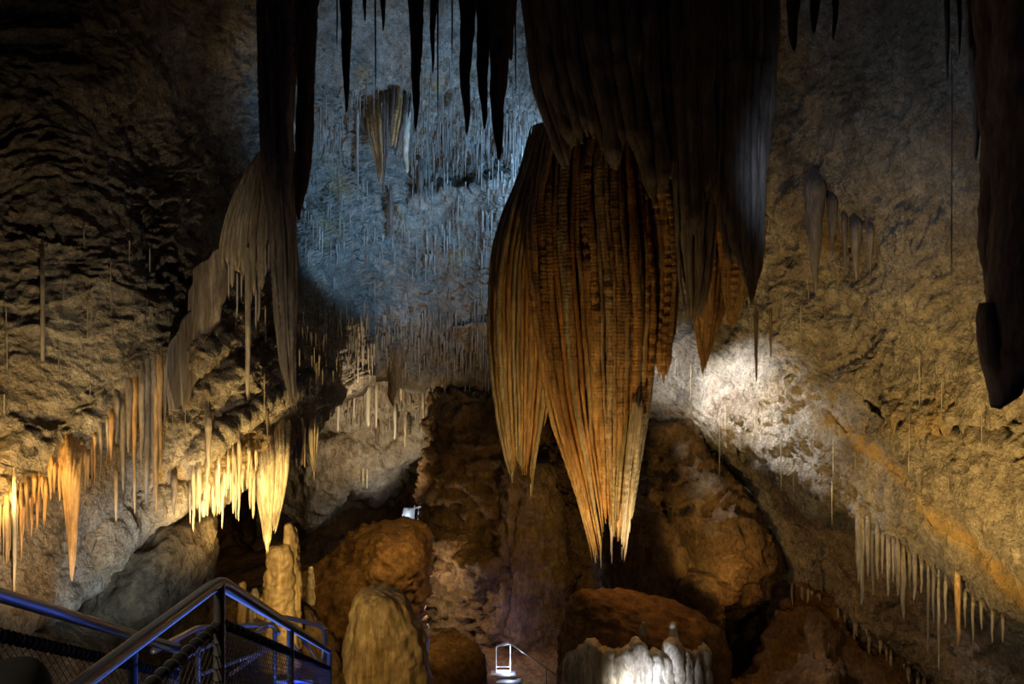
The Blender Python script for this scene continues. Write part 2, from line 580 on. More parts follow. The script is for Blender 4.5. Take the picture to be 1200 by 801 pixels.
# undercut rows: the lip rolls back and up behind itself
k = np.linspace(0, 1, NF + 1)[1:, None]
Dl = D[-1][None]
PXf = np.repeat(cx[None], NF, 0)
PYf = lipy[None] + 3 * np.sin(k * np.pi) - 26 * k ** 2
Df = Dl + (0.25 + 0.10 * Dl) * k ** 1.4 * 2.2
P = np.concatenate([P, project(PXf, PYf, Df)], 0)
Nn = grid_normals(P)
Wd = P.copy()
sh = Wd.copy()
side = np.sign(sh[..., 0])
q1 = Wd + 0.35 * np.stack([perlin(Wd * 0.8 + k_) for k_ in (3.1, 11.7, 23.9)], -1)
amp = np.clip(P[..., 1:2] / 11.0, 0.7, 1.8)[..., 0]
big = fbm(q1 * 0.42, 3)
mid = ridged(q1 * np.array([1.0, 1.0, 0.75]) * 1.05, 3)
# shards: slanted flakes following the dip of each wall
side = np.tanh(sh[..., 0] / 2.0)
sl = np.stack([q1[..., 0] * 0.8 - side * q1[..., 2] * 0.62, q1[..., 1], side * q1[..., 0] * 0.62 + q1[..., 2] * 0.8], -1)
shr = ridged(sl * np.array([1.3, 2.4, 3.6]) + 5.0, 3)
fin = fbm(q1 * 6.5, 2)
mskb = sstep(0.15, 0.6, fbm(q1 * 0.3 + 40, 2) + 0.35)
v1 = sl[..., 2] * 1.5 + 1.5 * fbm(sl * np.array([0.5, 1.2, 1.2]) + 61, 3)
v2 = sl[..., 2] * 3.7 + 2.2 * fbm(sl * np.array([1.3, 2.6, 2.6]) + 71, 3)
m1 = sstep(-0.15, 0.35, fbm(q1 * 0.7 + 91, 2))
m2 = sstep(-0.25, 0.25, fbm(q1 * 0.9 + 101, 2))
fr1, fr2 = v1 - np.floor(v1), v2 - np.floor(v2)
saw1 = np.where(fr1 < 0.86, fr1 / 0.86, (1 - fr1) / 0.14) - 0.5
saw2 = np.where(fr2 < 0.8, fr2 / 0.8, (1 - fr2) / 0.2) - 0.5
fin2 = ridged(q1 * 4.2 + 33, 3)
calm = 1 - 0.55 * np.exp(-((Wd[..., 0] / Wd[..., 1] * F + 600 - 870) / 110) ** 2)
disp = amp * (0.42 * big + 0.13 * mid * calm + 0.06 * shr * (0.4 + mskb) + 0.03 * fin + 0.07 * fin2) - amp * calm * (0.16 * saw1 * m1 + 0.11 * saw2 * m2)
# flow runnels down the wall
run = ridged(np.stack([Wd[..., 0] * 2.6, Wd[..., 1] * 2.6, Wd[..., 2] * 0.22], -1), 2)
rm = sstep(0.0, 0.4, fbm(q1 * 0.35 + 80, 2))
disp += amp * 0.09 * run * rm
s_ = np.where((Nn * np.array([0, 1, 0])).sum(-1, keepdims=True) > 0, -1.0, 1.0)
P = P + disp[..., None] * np.sign(-(Nn[..., 1:2]).mean()) * Nn
UP = P
# iron staining with its own outline; ochre patches partly paint in lamp glow
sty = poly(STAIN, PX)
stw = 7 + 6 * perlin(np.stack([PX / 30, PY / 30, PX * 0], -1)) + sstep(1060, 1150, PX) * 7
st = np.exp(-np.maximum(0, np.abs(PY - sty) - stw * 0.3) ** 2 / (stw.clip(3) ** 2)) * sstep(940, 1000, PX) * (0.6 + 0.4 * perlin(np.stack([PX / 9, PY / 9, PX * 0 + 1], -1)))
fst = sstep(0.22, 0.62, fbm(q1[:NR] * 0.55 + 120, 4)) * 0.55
sA = np.exp(-(((PX - 75) / 75) ** 2 + ((PY - 530 + 0.35 * (PX - 75)) / 38) ** 2)) + np.exp(-(((PX - 285) / 62) ** 2 + ((PY - 535 + 0.45 * (PX - 285)) / 34) ** 2))  # ochre round both fringes, partly mineral, partly painted amber lamp glow
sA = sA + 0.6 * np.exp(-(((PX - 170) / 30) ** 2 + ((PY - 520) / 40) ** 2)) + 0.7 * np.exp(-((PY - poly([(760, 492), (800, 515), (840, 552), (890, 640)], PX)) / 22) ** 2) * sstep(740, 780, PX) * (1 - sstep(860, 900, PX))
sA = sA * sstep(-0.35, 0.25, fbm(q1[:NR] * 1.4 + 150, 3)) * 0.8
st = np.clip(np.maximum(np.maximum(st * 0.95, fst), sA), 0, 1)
st = np.concatenate([st, np.zeros((NF, len(cx)))], 0)
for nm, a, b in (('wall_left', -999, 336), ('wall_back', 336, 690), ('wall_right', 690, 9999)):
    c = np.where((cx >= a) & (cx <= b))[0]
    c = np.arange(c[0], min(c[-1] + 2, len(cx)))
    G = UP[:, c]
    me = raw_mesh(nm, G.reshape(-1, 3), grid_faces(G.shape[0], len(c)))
    A_ = me.attributes.new('stain_glow', 'FLOAT', 'POINT')
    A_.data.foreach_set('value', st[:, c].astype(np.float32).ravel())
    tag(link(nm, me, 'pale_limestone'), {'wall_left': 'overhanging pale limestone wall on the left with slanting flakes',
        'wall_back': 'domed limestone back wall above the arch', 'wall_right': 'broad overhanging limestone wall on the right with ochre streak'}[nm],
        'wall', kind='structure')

# distance lookup on the built shell
CELL = 4
ZB = np.full((260, 360), 1e9)          # covers px -120..1320, py -120..920
zz = UP[:NR].reshape(-1, 3)
bx = (((zz[:, 0] / zz[:, 1] * F + 600) + 120) / CELL).astype(int)
by = ((((EYE - zz[:, 2]) / zz[:, 1] * F + 400.5) + 120) / CELL).astype(int)
ok = (bx >= 0) & (bx < 360) & (by >= 0) & (by < 260)
np.minimum.at(ZB, (by[ok], bx[ok]), zz[ok, 1])


def near(px, py, r=1):
    j, i = int((px + 120) / CELL), int((py + 120) / CELL)
    a = ZB[max(0, i - r):i + r + 1, max(0, j - r):j + r + 1]
    v = a.min() if a.size else 1e9
    return v


def relief(name, ctrl, pxr, pyr, step, amps, mat, label=None, cat=None, kind='structure', seed=0.0, edge=0.0, aniso=(1, 1, 1), feat=None):
    f = rbf(ctrl)
    xs = np.arange(pxr[0], pxr[1] + step, step)
    ys = np.linspace(0, 1, int((pyr[1] - pyr[0]) / step) + 2)
    X, T = np.meshgrid(xs, ys)
    Yp = pyr[0] + T * (pyr[1] - pyr[0])
    Dd = f(X, Yp)
    if feat is not None:
        Dd = Dd + feat(X, Yp)
    G = project(X, Yp, Dd)
    nrm = grid_normals(G)
    if nrm[..., 1].mean() > 0:
        nrm = -nrm
    Q = G * np.array(aniso) + seed
    Q = Q + 0.4 * np.stack([perlin(Q * 0.7 + k_) for k_ in (3.1, 11.7, 23.9)], -1)
    d = amps[0] * fbm(Q * 0.3, 3) + amps[1] * ridged(Q * 0.9, 3) + amps[2] * fbm(Q * 3.0, 3)
    G = G + nrm * d[..., None]
    me = raw_mesh(name, G.reshape(-1, 3), grid_faces(*G.shape[:2]))
    o = tag(link(name, me, mat), label, cat, kind=kind)
    return o, G


def flow_feat(X, Y):
    return 0


# far ceiling seen under the arch
arch = [(300, 380, 27), (450, 400, 26), (600, 420, 26), (300, 600, 31), (400, 560, 28.5), (400, 480, 28), (450, 500, 28), (450, 560, 30), (500, 470, 28.5),
        (500, 530, 31), (560, 450, 28), (600, 520, 32), (300, 700, 36)]
EDG = [(290, 610), (360, 606), (395, 575), (405, 556), (425, 572), (450, 566), (478, 548), (492, 520), (520, 478), (560, 446), (620, 440)]


def arch_feat(X, Y):
    e = poly(EDG, X) + 6 * perlin(np.stack([X / 16, X * 0, X * 0], -1))
    return 5.0 * sstep(0, 26, Y - e) + 0.8 * np.exp(-((Y - poly([(380, 500), (450, 520), (540, 430)], X)) / 14) ** 2)


_, GA = relief('wall_back_ceiling', arch, (300, 640), (370, 640), 1.7, (0.9, 0.35, 0.14), 'pale_limestone',
       'low pale ceiling seen far back under the arch', 'wall', seed=31.0, feat=arch_feat)
ZA = np.full((80, 100), 1e9)           # distances on the far ceiling, px 290..690, py 360..680
g_ = GA.reshape(-1, 3)
ax_ = ((g_[:, 0] / g_[:, 1] * F + 600 - 290) / 4).astype(int)
ay_ = (((EYE - g_[:, 2]) / g_[:, 1] * F + 400.5 - 360) / 4).astype(int)
ok = (ax_ >= 0) & (ax_ < 100) & (ay_ >= 0) & (ay_ < 80)
np.minimum.at(ZA, (ay_[ok], ax_[ok]), g_[ok, 1])


def near_far(px, py):
    v = ZA[int(np.clip((py - 360) / 4, 0, 79)), int(np.clip((px - 290) / 4, 0, 99))]
    return v if v < 1e8 else 27.0


# far lower wall
lowc = [(100, 400, 33), (100, 900, 30), (300, 500, 36), (300, 700, 33), (420, 600, 35), (480, 560, 37), (480, 640, 34), (540, 700, 29),
        (500, 760, 27), (600, 500, 34), (600, 760, 27), (700, 500, 30), (700, 760, 25), (800, 500, 27), (800, 700, 22), (800, 900, 20),
        (1000, 600, 23), (1000, 900, 18)]
relief('wall_back_lower', lowc, (80, 1020), (380, 900), 2.6, (1.5, 0.6, 0.2), 'brown_rock', 'dark brown lower wall at the rear of the cave',
       'wall', seed=77.0)
# lower right rock under the overhang
dr = [(760, 470, 21), (760, 700, 19.5), (850, 600, 20.5), (870, 720, 21.5), (900, 640, 19.2), (920, 720, 17.0), (960, 780, 15.5), (1000, 720, 18.0), (900, 850, 14.5),
      (1100, 820, 16.0), (1100, 950, 12.5), (1300, 1000, 13), (1300, 800, 16), (1000, 1000, 11), (820, 760, 19), (800, 900, 16)]


def dr_feat(X, Y):
    hole = np.exp(-(((X - 868) / 30) ** 2 + ((Y - 735) / 60) ** 2) ** 2)
    return 5.0 * hole


relief('wall_right_lower', dr, (770, 1320), (540, 1010), 2.4, (1.1, 0.5, 0.15), 'brown_rock',
       'dark brown rock face below the right overhang', 'wall', seed=55.0, feat=dr_feat)
# left foot of the cave behind the railing
lf = [(-300, 600, 6.6), (-300, 1000, 5.0), (0, 690, 8.0), (0, 820, 6.2), (100, 700, 9.2), (100, 820, 7.2), (180, 720, 10.5), (230, 820, 8.5), (330, 760, 13), (330, 900, 8.5),
      (100, 1000, 5.5)]
relief('wall_left_lower', lf, (-320, 215), (660, 1010), 2.4, (0.4, 0.16, 0.06), 'pale_limestone',
       'rough grey rock foot of the left wall behind the railing mesh', 'wall', seed=12.0)
# floor and near ceiling
gx, gy = np.meshgrid(np.linspace(-16, 18, 180), np.linspace(4.0, 36, 170))
q = np.stack([gx, gy, gx * 0], -1)
G = np.stack([gx, gy, 0.25 + 0.8 * fbm(q * 0.3 + 3, 3) + 0.2 * ridged(q * 1.1, 3) - 0.03 * (gy - 20).clip(-20, 3)], -1)
tag(link('floor', raw_mesh('floor', G.reshape(-1, 3), grid_faces(*G.shape[:2])[:, ::-1]), 'clay'), 'uneven brown clay floor of the lower chamber', 'floor', kind='structure')
gx, gy = np.meshgrid(np.linspace(-13, 13, 190), np.linspace(-5, 11.6, 130))
q = np.stack([gx, gy, gx * 0], -1)
cz = EYE + 6.9 + 0.35 * fbm(q * 0.5 + 9, 3) + 0.15 * ridged(q * 1.6, 3) + 3.0 * sstep(10.6, 11.6, gy)
G = np.stack([gx, gy, cz], -1)
tag(link('ceiling', raw_mesh('ceiling', G.reshape(-1, 3), grid_faces(*G.shape[:2])), 'grey_curtain_stone'), 'dark stone ceiling above the great curtain', 'ceiling', kind='structure')
CEIL = EYE + 6.9


# ------------------------------------------------------------------ lofted masses
def loft_grid(rows, Y, hd, nr, seg, amps=(0.1, 0.05, 0.02), seed=0.0, sc=1.0, flat=0.0, lean=0.0, pw=2.0):
    """closed body from rows (py, left px, right px[, half depth factor]); horizontal rings at distance Y"""
    R = np.array([(r + (1.0,))[:4] for r in rows], float)
    # smooth resample along cumulative length
    s = np.concatenate([[0], np.cumsum(np.hypot(np.diff(R[:, 0]), 0.5 * np.diff(R[:, 2] - R[:, 1])))])
    u = np.linspace(0, s[-1], nr)
    c = [np.interp(u, s, R[:, k]) for k in range(4)]
    ker = np.array([1, 2, 3, 2, 1]) / 9.0
    for k in range(4):
        p = np.pad(c[k], 2, mode='edge')
        sm = np.convolve(p, ker, 'valid')
        sm[0], sm[-1] = c[k][0], c[k][-1]
        c[k] = sm
    py, xl, xr, df = c
    th = np.linspace(0, 2 * np.pi, seg, endpoint=False)
    ct, stn = np.cos(th), np.sin(th)
    ex = 2.0 / pw
    ct_, st_ = np.sign(ct) * np.abs(ct) ** ex, np.sign(stn) * np.abs(stn) ** ex
    sc_ = Y / F
    xc, hw = ((xl + xr) / 2 - 600) * sc_, (xr - xl) / 2 * sc_
    z = EYE - (py - 400.5) * sc_
    t = np.linspace(0, 1, nr)
    hwm = hw.max()
    dep = np.where(np.array(hd) > 0, hd * np.clip(hw / hwm, 0.02, 1) ** 0.7 * df, 0)
    G = np.stack([xc[:, None] + hw[:, None] * ct_[None], (Y + lean * (z - z[0]))[:, None] - dep[:, None] * st_[None], np.repeat(z[:, None], seg, 1)], -1)
    n = grid_normals(G, True)
    cen = np.stack([xc, np.full(nr, Y), z], -1)[:, None]
    out = ((G - cen) * n).sum(-1)
    n = n * np.sign(out.mean() + 1e-9)
    Q = G * sc + seed
    Q = Q + 0.3 * np.stack([perlin(Q * 0.8 + k_) for k_ in (3.1, 11.7, 23.9)], -1)
    d = amps[0] * fbm(Q * 0.6, 3) + amps[1] * ridged(Q * 1.7, 3) + amps[2] * fbm(Q * 6, 2)
    if len(amps) > 3:
        d = d + amps[3] * ridged(np.stack([Q[..., 0] * 3, Q[..., 1] * 3, Q[..., 2] * 0.2], -1), 2)
    lim = np.clip(hw / (0.25 * hwm + 1e-6), 0.05, 1)[:, None]
    return G + n * (d * lim)[..., None]


def loft_mesh(name, G, base):
    nr, seg = G.shape[:2]
    V = np.concatenate([G.reshape(-1, 3), G[0].mean(0)[None], G[-1].mean(0)[None]]) - base
    T = []
    for j in range(seg):
        k = (j + 1) % seg
        T += [(nr * seg, j, k), (nr * seg + 1, (nr - 1) * seg + k, (nr - 1) * seg + j)]
    me = raw_mesh(name, V, grid_faces(nr, seg, True)[:, ::-1], np.array(T)[:, ::-1])
    return me


def loft(name, rows, Y, hd, mat, label=None, cat=None, group=None, nr=90, seg=64, parent=None, top=True, kind=None, **kw):
    G = loft_grid(rows, Y, hd, nr, seg, **kw)
    base = G[0].mean(0) if top else G[-1].mean(0)
    me = loft_mesh(name, G, base)
    if parent:
        o = link(name, me, mat, parent, Vector(base) - parent.location)
    else:
        o = tag(link(name, me, mat, None, base), label, cat, group, kind)
    return o


# ------------------------------------------------------------------ stalactites
def seat(px, py0, py1, rad):
    """distance and upper end of something that hangs in front of the shell from py0 to py1"""
    Yb = near(px, py0, 0)
    if Yb > 1e8:
        Yb = near(px, py0, 2)
    if Yb > 1e8:
        return 12.0, 12.1
    ds = [near(px, y, 0) for y in np.arange(py0, py1 + 3, 4)]
    Y = min(Yb, min(ds))
    Y = max(Y, Yb - max(0.45, 3 * rad)) - 0.3 * rad
    return Y, Yb + 0.1


def stal_mesh(name, L, R, seed, seg=14, nr=44, tip=0.03, flare=0.5, power=0.8, flute=0.12, bead=0.05, bend=0.0, lump=0.08, root=0.0, ray=(0, 1, 0)):
    rs = np.random.RandomState(seed)
    t = np.linspace(0, 1, nr)
    prof = R * ((1 - t) ** power * (1 - tip) + tip) * (1 + flare * np.exp(-t * 14))
    th = np.linspace(0, 2 * np.pi, seg, endpoint=False)
    T, TH = np.meshgrid(t, th, indexing='ij')
    z = -T * L
    q = np.stack([np.cos(TH) * 1.4, np.sin(TH) * 1.4, z / max(R, 0.02) * 0.06], -1) + seed * 1.7
    q2 = np.stack([np.cos(TH) * 0.7, np.sin(TH) * 0.7, z / max(R, 0.02) * 0.5], -1) + seed * 2.3
    r = prof[:, None] * (1 + flute * ridged(q, 2) + lump * fbm(q2, 2) + bead * np.sin(z / max(R, 0.012) * 2.6 + 2 * fbm(q2, 1)))
    bx_ = bend * R * np.sin(T * 3 + rs.rand() * 6) + 0.25 * R * perlin(np.stack([T * 3, T * 0 + seed * .37, T * 0], -1)) * T * 2
    by_ = 0.25 * R * perlin(np.stack([T * 3, T * 0, T * 0 + seed * .71], -1)) * T * 2
    r[-1] *= 0.3
    rl_ = min(0.35, 1.2 * abs(root) / max(L, 0.05) + 0.14)
    kk = np.clip(1 - T / rl_, 0, 1)
    bz_ = root * ray[2] * kk ** 2
    bx_ = bx_ + root * ray[0] * kk ** 2
    by_ = by_ + root * kk ** 2
    r = r * (1 - 0.7 * kk ** 1.7)
    G = np.stack([r * np.cos(TH) + bx_, r * np.sin(TH) + by_, z + bz_], -1)
    nrr, sg = G.shape[:2]
    V = np.concatenate([G.reshape(-1, 3), G[0].mean(0)[None], G[-1].mean(0)[None]])
    Tq = []
    for j in range(sg):
        k_ = (j + 1) % sg
        Tq += [(nrr * sg, k_, j), (nrr * sg + 1, (nrr - 1) * sg + j, (nrr - 1) * sg + k_)]
    return raw_mesh(name, V, grid_faces(nrr, sg, True), np.array(Tq))


SEED = [100]


def stal(px, py0, py1, wpx, mat, label, group=None, Y=None, name='stalactite', cat='stalactite', **kw):
    SEED[0] += 1
    if Y is None:
        Y, Yb = seat(px, py0, py1, wpx * 0.5 * 12 / F)
        kw['root'] = Yb - Y
    y0 = py0
    R = wpx / 2 * Y / F
    L = (py1 - y0) / F * Y
    if wpx < 8:
        kw.setdefault('seg', 8); kw.setdefault('nr', 22)
    p = at(px, y0, Y)
    me = stal_mesh(name, L, R, SEED[0], ray=((px - 600) / F, 1, -(y0 - 400.5) / F), **kw)
    return tag(link(name, me, mat, None, p), label, cat, group)


STRAWS = []
for i in range(5):
    STRAWS.append(stal_mesh('soda_straw', 1.0, 1.0, 900 + i, seg=6, nr=8, tip=0.45, flare=0.6, power=0.7, flute=0.05, bead=0.0, lump=0.12))


def straw(px, py0, py1, wpx, mat, label, group, Y=None):
    SEED[0] += 1
    if Y is None:
        Y, Yb = seat(px, py0, py1, 0.02)
        Y = max(Y, Yb - 0.3)
    y0 = py0
    me = STRAWS[SEED[0] % 5]
    key = me.name + mat
    m2 = bpy.data.meshes.get(key)
    if m2 is None:
        m2 = me.copy(); m2.name = key
        m2.materials.append(MATS[mat])
    o = bpy.data.objects.new('soda_straw', m2)
    COL.objects.link(o)
    o.location = at(px, y0, Y)
    r = wpx / 2 * Y / F
    o.scale = (r, r, (py1 - y0) / F * Y)
    return tag(o, label, 'stalactite', group)


# ------------------------------------------------------------------ ribbed curtains
def ribs_curtain(name, label, edges, bottom, Y, hd, nrib, mat, core=True, seed=1, beads=0.16, rw=0.75, back=4, nr=110, ymax=None, cat='flowstone curtain',
                 wander=0.35, group=None, fr=(0.03, 0.97), expo=1.0, pieces='rib', topline=None, root_in=0.0, mats=None):
    """a hanging mass of flowstone: an inner core and a row of ribs over it, each rib running down to its own tip"""
    rs = np.random.RandomState(seed)
    E = np.array(edges, float)
    py = np.linspace(E[0, 0], E[-1, 0], nr)
    ker = np.ones(9) / 9

    def smo(v):
        p = np.pad(v, 4, mode='edge')
        s = np.convolve(p, ker, 'valid'); s[0], s[-1] = v[0], v[-1]
        return s
    xl, xr = smo(np.interp(py, E[:, 0], E[:, 1])), smo(np.interp(py, E[:, 0], E[:, 2]))
    hwm = (xr - xl).max()
    s_ = Y / F
    base = at((xl[0] + xr[0]) / 2, py[0], Y)
    root = tag(empty(name, base), label, cat, group)

    def surf(f, i=None):
        """point on the front of the envelope at fraction f across, all heights"""
        c = np.clip(2 * f - 1, -1, 1)
        x = xl + (xr - xl) * f
        dep = hd * np.clip((xr - xl) / hwm, 0.05, 1) ** 0.8 * np.sqrt(np.clip(1 - c * c, 0, 1))
        return x, dep
    if core:
        rows = [(py[i], xl[i] + 0.06 * (xr[i] - xl[i]), xr[i] - 0.06 * (xr[i] - xl[i])) for i in range(0, nr, 4)]
        bt = np.array(bottom, float)
        # the core stops short of the tips
        rows = [r for r in rows if r[0] < np.interp((r[1] + r[2]) / 2, bt[:, 0], bt[:, 1]) - 4]
        rows.append((rows[-1][0] + 3, (rows[-1][1] + rows[-1][2]) / 2 - 1, (rows[-1][1] + rows[-1][2]) / 2 + 1))
        # never wider than the ribs reach at that height
        lim = []
        for r in rows:
            xs = np.linspace(r[1], r[2], 41)
            okx = xs[np.interp(xs, bt[:, 0], bt[:, 1]) > r[0] + 6]
            if len(okx) > 2:
                lim.append((r[0], okx[0], okx[-1]))
        nl_ = len(lim)
        tp_ = [float(np.clip((nl_ - 1 - i_) / (0.3 * nl_), 0.05, 1)) ** 0.6 for i_ in range(nl_)]
        if topline is not None:
            tl_ = np.array(topline, float)
            ym = np.interp((xl[0] + xr[0]) / 2, tl_[:, 0], tl_[:, 1])
            tp_ = [t_ * float(np.clip((r[0] - ym) / 25, 0.05, 1)) for t_, r in zip(tp_, lim)]
        lim = [(r[0], (r[1] + r[2]) / 2 - (r[2] - r[1]) / 2 * t_, (r[1] + r[2]) / 2 + (r[2] - r[1]) / 2 * t_, t_) for t_, r in zip(tp_, lim)]
        G = loft_grid(lim, Y + 0.06, hd * 0.86, 80, 48, (0.04, 0.03, 0.01), seed)
        link('core', loft_mesh('core', G, base), mat, root)
    fs = np.linspace(fr[0], fr[1], nrib) + rs.uniform(-0.25, 0.25, nrib) / nrib
    fs = list(0.5 - 0.5 * np.cos(np.pi * np.clip(fs, 0.01, 0.99))) if expo == 0 else list(fs)
    bt = np.array(bottom, float)
    for n_, f in enumerate(fs):
        wob = wander / nrib * perlin(np.stack([py / 90.0, py * 0 + n_ * 3.7 + seed, py * 0], -1))
        x, dep = surf(np.clip(f + wob, 0.005, 0.995))
        rad = rw * (xr - xl) / nrib * s_ * rs.uniform(0.55, 1.45)
        rad = np.clip(rad, 0.012, 0.2)
        dep = dep - (rs.rand() < 0.35) * rs.uniform(0.3, 1.0) * rad
        stop = np.interp(x, bt[:, 0], bt[:, 1]) + rs.uniform(-6, 6)
        live = np.where(py < stop)[0]
        if len(live) < 6:
            continue
        m_ = live[-1] + 1
        st0 = 0 if rs.rand() < 0.75 else int(rs.uniform(0, 0.3) * m_)
        if topline is not None:
            tl_ = np.array(topline, float)
            ab = np.where(py > np.interp(x, tl_[:, 0], tl_[:, 1]) + rs.uniform(-5, 5))[0]
            if not len(ab) or ab[0] > m_ - 6:
                continue
            st0 = ab[0]
        ii = np.arange(st0, m_)
        # resample finely for beads
        u = np.linspace(ii[0], ii[-1], max(24, int(len(ii) * 1.3)))
        X = np.interp(u, np.arange(nr), x); DP = np.interp(u, np.arange(nr), dep); R = np.interp(u, np.arange(nr), rad); PYu = np.interp(u, np.arange(nr), py)
        zc = EYE - (PYu - 400.5) * s_
        left = (u[-1] - u) / max(1, nr) * 1.0
        R = R * np.clip(left * 22, 0.12, 1) ** 0.7
        R = R * np.clip((u - u[0]) / 6 + 0.3, 0, 1)
        bead = 1 + beads * (0.4 + perlin(np.stack([zc * 0.9, zc * 0 + n_ * 2.3, zc * 0 + 4], -1))) * np.sin(zc * 2 * np.pi / rs.uniform(0.1, 0.2) + 5 * perlin(np.stack([zc * 1.1, zc * 0 + n_ * 1.9, zc * 0], -1)) + n_ * 2.4) + 0.25 * perlin(np.stack([zc * 2.2, zc * 0 + n_ * 5.1, zc * 0], -1))
        R = R * bead
        back_ = root_in * np.clip(1 - (u - u[0]) / (0.3 * nr), 0, 1) ** 2
        sc2 = (Y + back_) / Y
        pts = np.stack([(X - 600) * s_ * sc2, Y - DP + back_, EYE + (zc - EYE) * sc2], -1)
        th = np.linspace(0, 2 * np.pi, 9, endpoint=False)
        G = np.stack([pts[:, None, 0] + R[:, None] * np.cos(th), pts[:, None, 1] - 1.15 * R[:, None] * np.sin(th), np.repeat(pts[:, 2:3], 9, 1)], -1)
        link(pieces, loft_mesh(pieces, G, base), mats[rs.randint(len(mats))] if mats else mat, root)
    return root


# ---- the great curtain (central formation)
ribs_curtain('flowstone_curtain', 'huge amber fluted flowstone curtain hanging in the middle of the cave, longest of all',
             [(60, 640, 752), (140, 640, 752), (170, 630, 753), (200, 622, 755), (260, 616, 760), (320, 617, 767), (380, 623, 768), (440, 632, 763), (480, 641, 758),
              (520, 654, 752), (560, 666, 746), (600, 678, 741), (630, 688, 736), (660, 694, 733)],
             [(600, 500), (650, 560), (664, 592), (669, 604), (675, 586), (688, 640), (696, 658), (702, 640), (708, 596), (714, 622), (719, 640), (724, 612), (729, 655),
              (734, 600), (739, 608), (745, 560), (752, 515), (760, 470), (775, 430)],
             12.4, 0.95, 22, 'curtain_stone', seed=3, rw=0.68, wander=0.6, mats=['curtain_stone', 'curtain_stone', 'curtain_orange', 'curtain_pale'], beads=0.22)
ribs_curtain('flowstone_curtain', 'smooth olive brown flowstone lobe hanging on the left flank of the huge amber curtain',
             [(150, 622, 660), (190, 613, 660), (215, 606, 660), (250, 590, 660), (300, 577, 658), (350, 574, 656), (400, 574, 654), (450, 578, 650), (500, 585, 642), (530, 591, 634),
              (560, 598, 628), (580, 606, 626)],
             [(570, 480), (586, 508), (594, 540), (600, 560), (607, 545), (613, 556), (618, 545), (623, 578), (627, 530), (634, 502), (642, 482), (660, 470)],
             13.5, 0.7, 16, 'curtain_pale', seed=9, beads=0.08, rw=0.6, mats=['curtain_pale', 'curtain_stone'])
ribs_curtain('flowstone_curtain', 'dark ceiling curtain with scalloped tips above the huge amber curtain',
             [(-60, 604, 905), (0, 606, 905), (60, 612, 905), (110, 621, 902), (150, 636, 898), (200, 652, 893), (320, 668, 888)],
             [(600, 130), (636, 152), (655, 214), (672, 180), (690, 175), (715, 212), (728, 175), (740, 200), (760, 260), (775, 215), (800, 290), (822, 230), (838, 270), (850, 220), (872, 250), (900, 200)],
             11.5, 0.75, 36, 'grey_curtain_stone', seed=14, beads=0.03, rw=0.95, core=False)
ribs_curtain('flowstone_curtain', 'rope like beaded flowstone strand curving down the right flank of the huge amber curtain',
             [(90, 728, 772), (150, 736, 778), (200, 748, 784), (250, 758, 790), (300, 765, 793), (350, 767, 792), (400, 763, 788), (425, 764, 786), (448, 768, 783)],
             [(700, 400), (762, 425), (768, 440), (776, 448), (784, 432), (795, 330)], 12.2, 0.35, 5, 'curtain_stone', seed=21, beads=0.2, rw=0.75)
ribs_curtain('flowstone_curtain', 'broad grey flowstone column tapering to a point right of the beaded strand',
             [(40, 775, 842), (150, 787, 840), (250, 791, 837), (330, 796, 830), (365, 802, 823), (386, 808, 815)],
             [(780, 330), (800, 362), (811, 386), (822, 366), (840, 330)], 11.9, 0.4, 8, 'grey_curtain_stone', seed=22, beads=0.05, rw=0.7)
ribs_curtain('flowstone_curtain', 'grey pleated flowstone flap with one long pointed tip near the right wall',
             [(70, 836, 896), (150, 838, 893), (250, 842, 891), (305, 850, 890), (335, 868, 888), (358, 878, 882)],
             [(835, 270), (850, 318), (858, 300), (868, 325), (880, 358), (892, 320)], 11.2, 0.3, 8, 'grey_curtain_stone', seed=23, beads=0.02, rw=0.7)
ribs_curtain('flowstone_curtain', 'amber ribbed flowstone spike lit from below behind the grey column',
             [(250, 798, 855), (330, 802, 850), (370, 808, 844), (400, 814, 836), (425, 819, 828), (440, 822, 825)],
             [(795, 330), (815, 405), (823, 440), (832, 408), (840, 380), (856, 330)], 13.2, 0.35, 8, 'curtain_stone', seed=24, rw=0.7)
ribs_curtain('flowstone_curtain', 'short amber ribbed flowstone fringe behind the pleated grey flap',
             [(250, 838, 892), (310, 842, 886), (345, 846, 874), (370, 852, 866), (388, 856, 862)],
             [(836, 340), (848, 368), (858, 388), (866, 362), (874, 350), (890, 345)], 12.9, 0.3, 7, 'curtain_stone', seed=25, rw=0.7)

ribs_curtain('flowstone_curtain', 'knobbly cream coloured tips at the lower right of the huge amber curtain',
             [(440, 722, 760), (490, 716, 756), (540, 712, 750), (580, 712, 744), (610, 713, 740), (655, 716, 734)],
             [(700, 560), (711, 610), (716, 634), (721, 600), (729, 652), (733, 596), (739, 610), (744, 566), (750, 530), (760, 490)], 12.1, 0.5, 11, 'cream_stone', seed=33, beads=0.14, rw=0.65, core=False, topline=[(700, 480), (720, 500), (735, 460), (760, 480)], mats=['cream_stone', 'curtain_pale'])
# drips below the great curtain
for px, a, b in ((704, 628, 667), (717, 622, 661), (729, 640, 656), (738, 596, 624), (622, 566, 582), (600, 548, 566), (712, 470, 580), (716, 600, 650), (744, 540, 592), (698, 645, 660)):
    straw(px, a, b, 2.2, 'straw_calcite', 'thin white drip straw at the tips of the huge amber curtain', 'drip straws under the great curtain', Y=12.2 if px > 640 else 13.3)

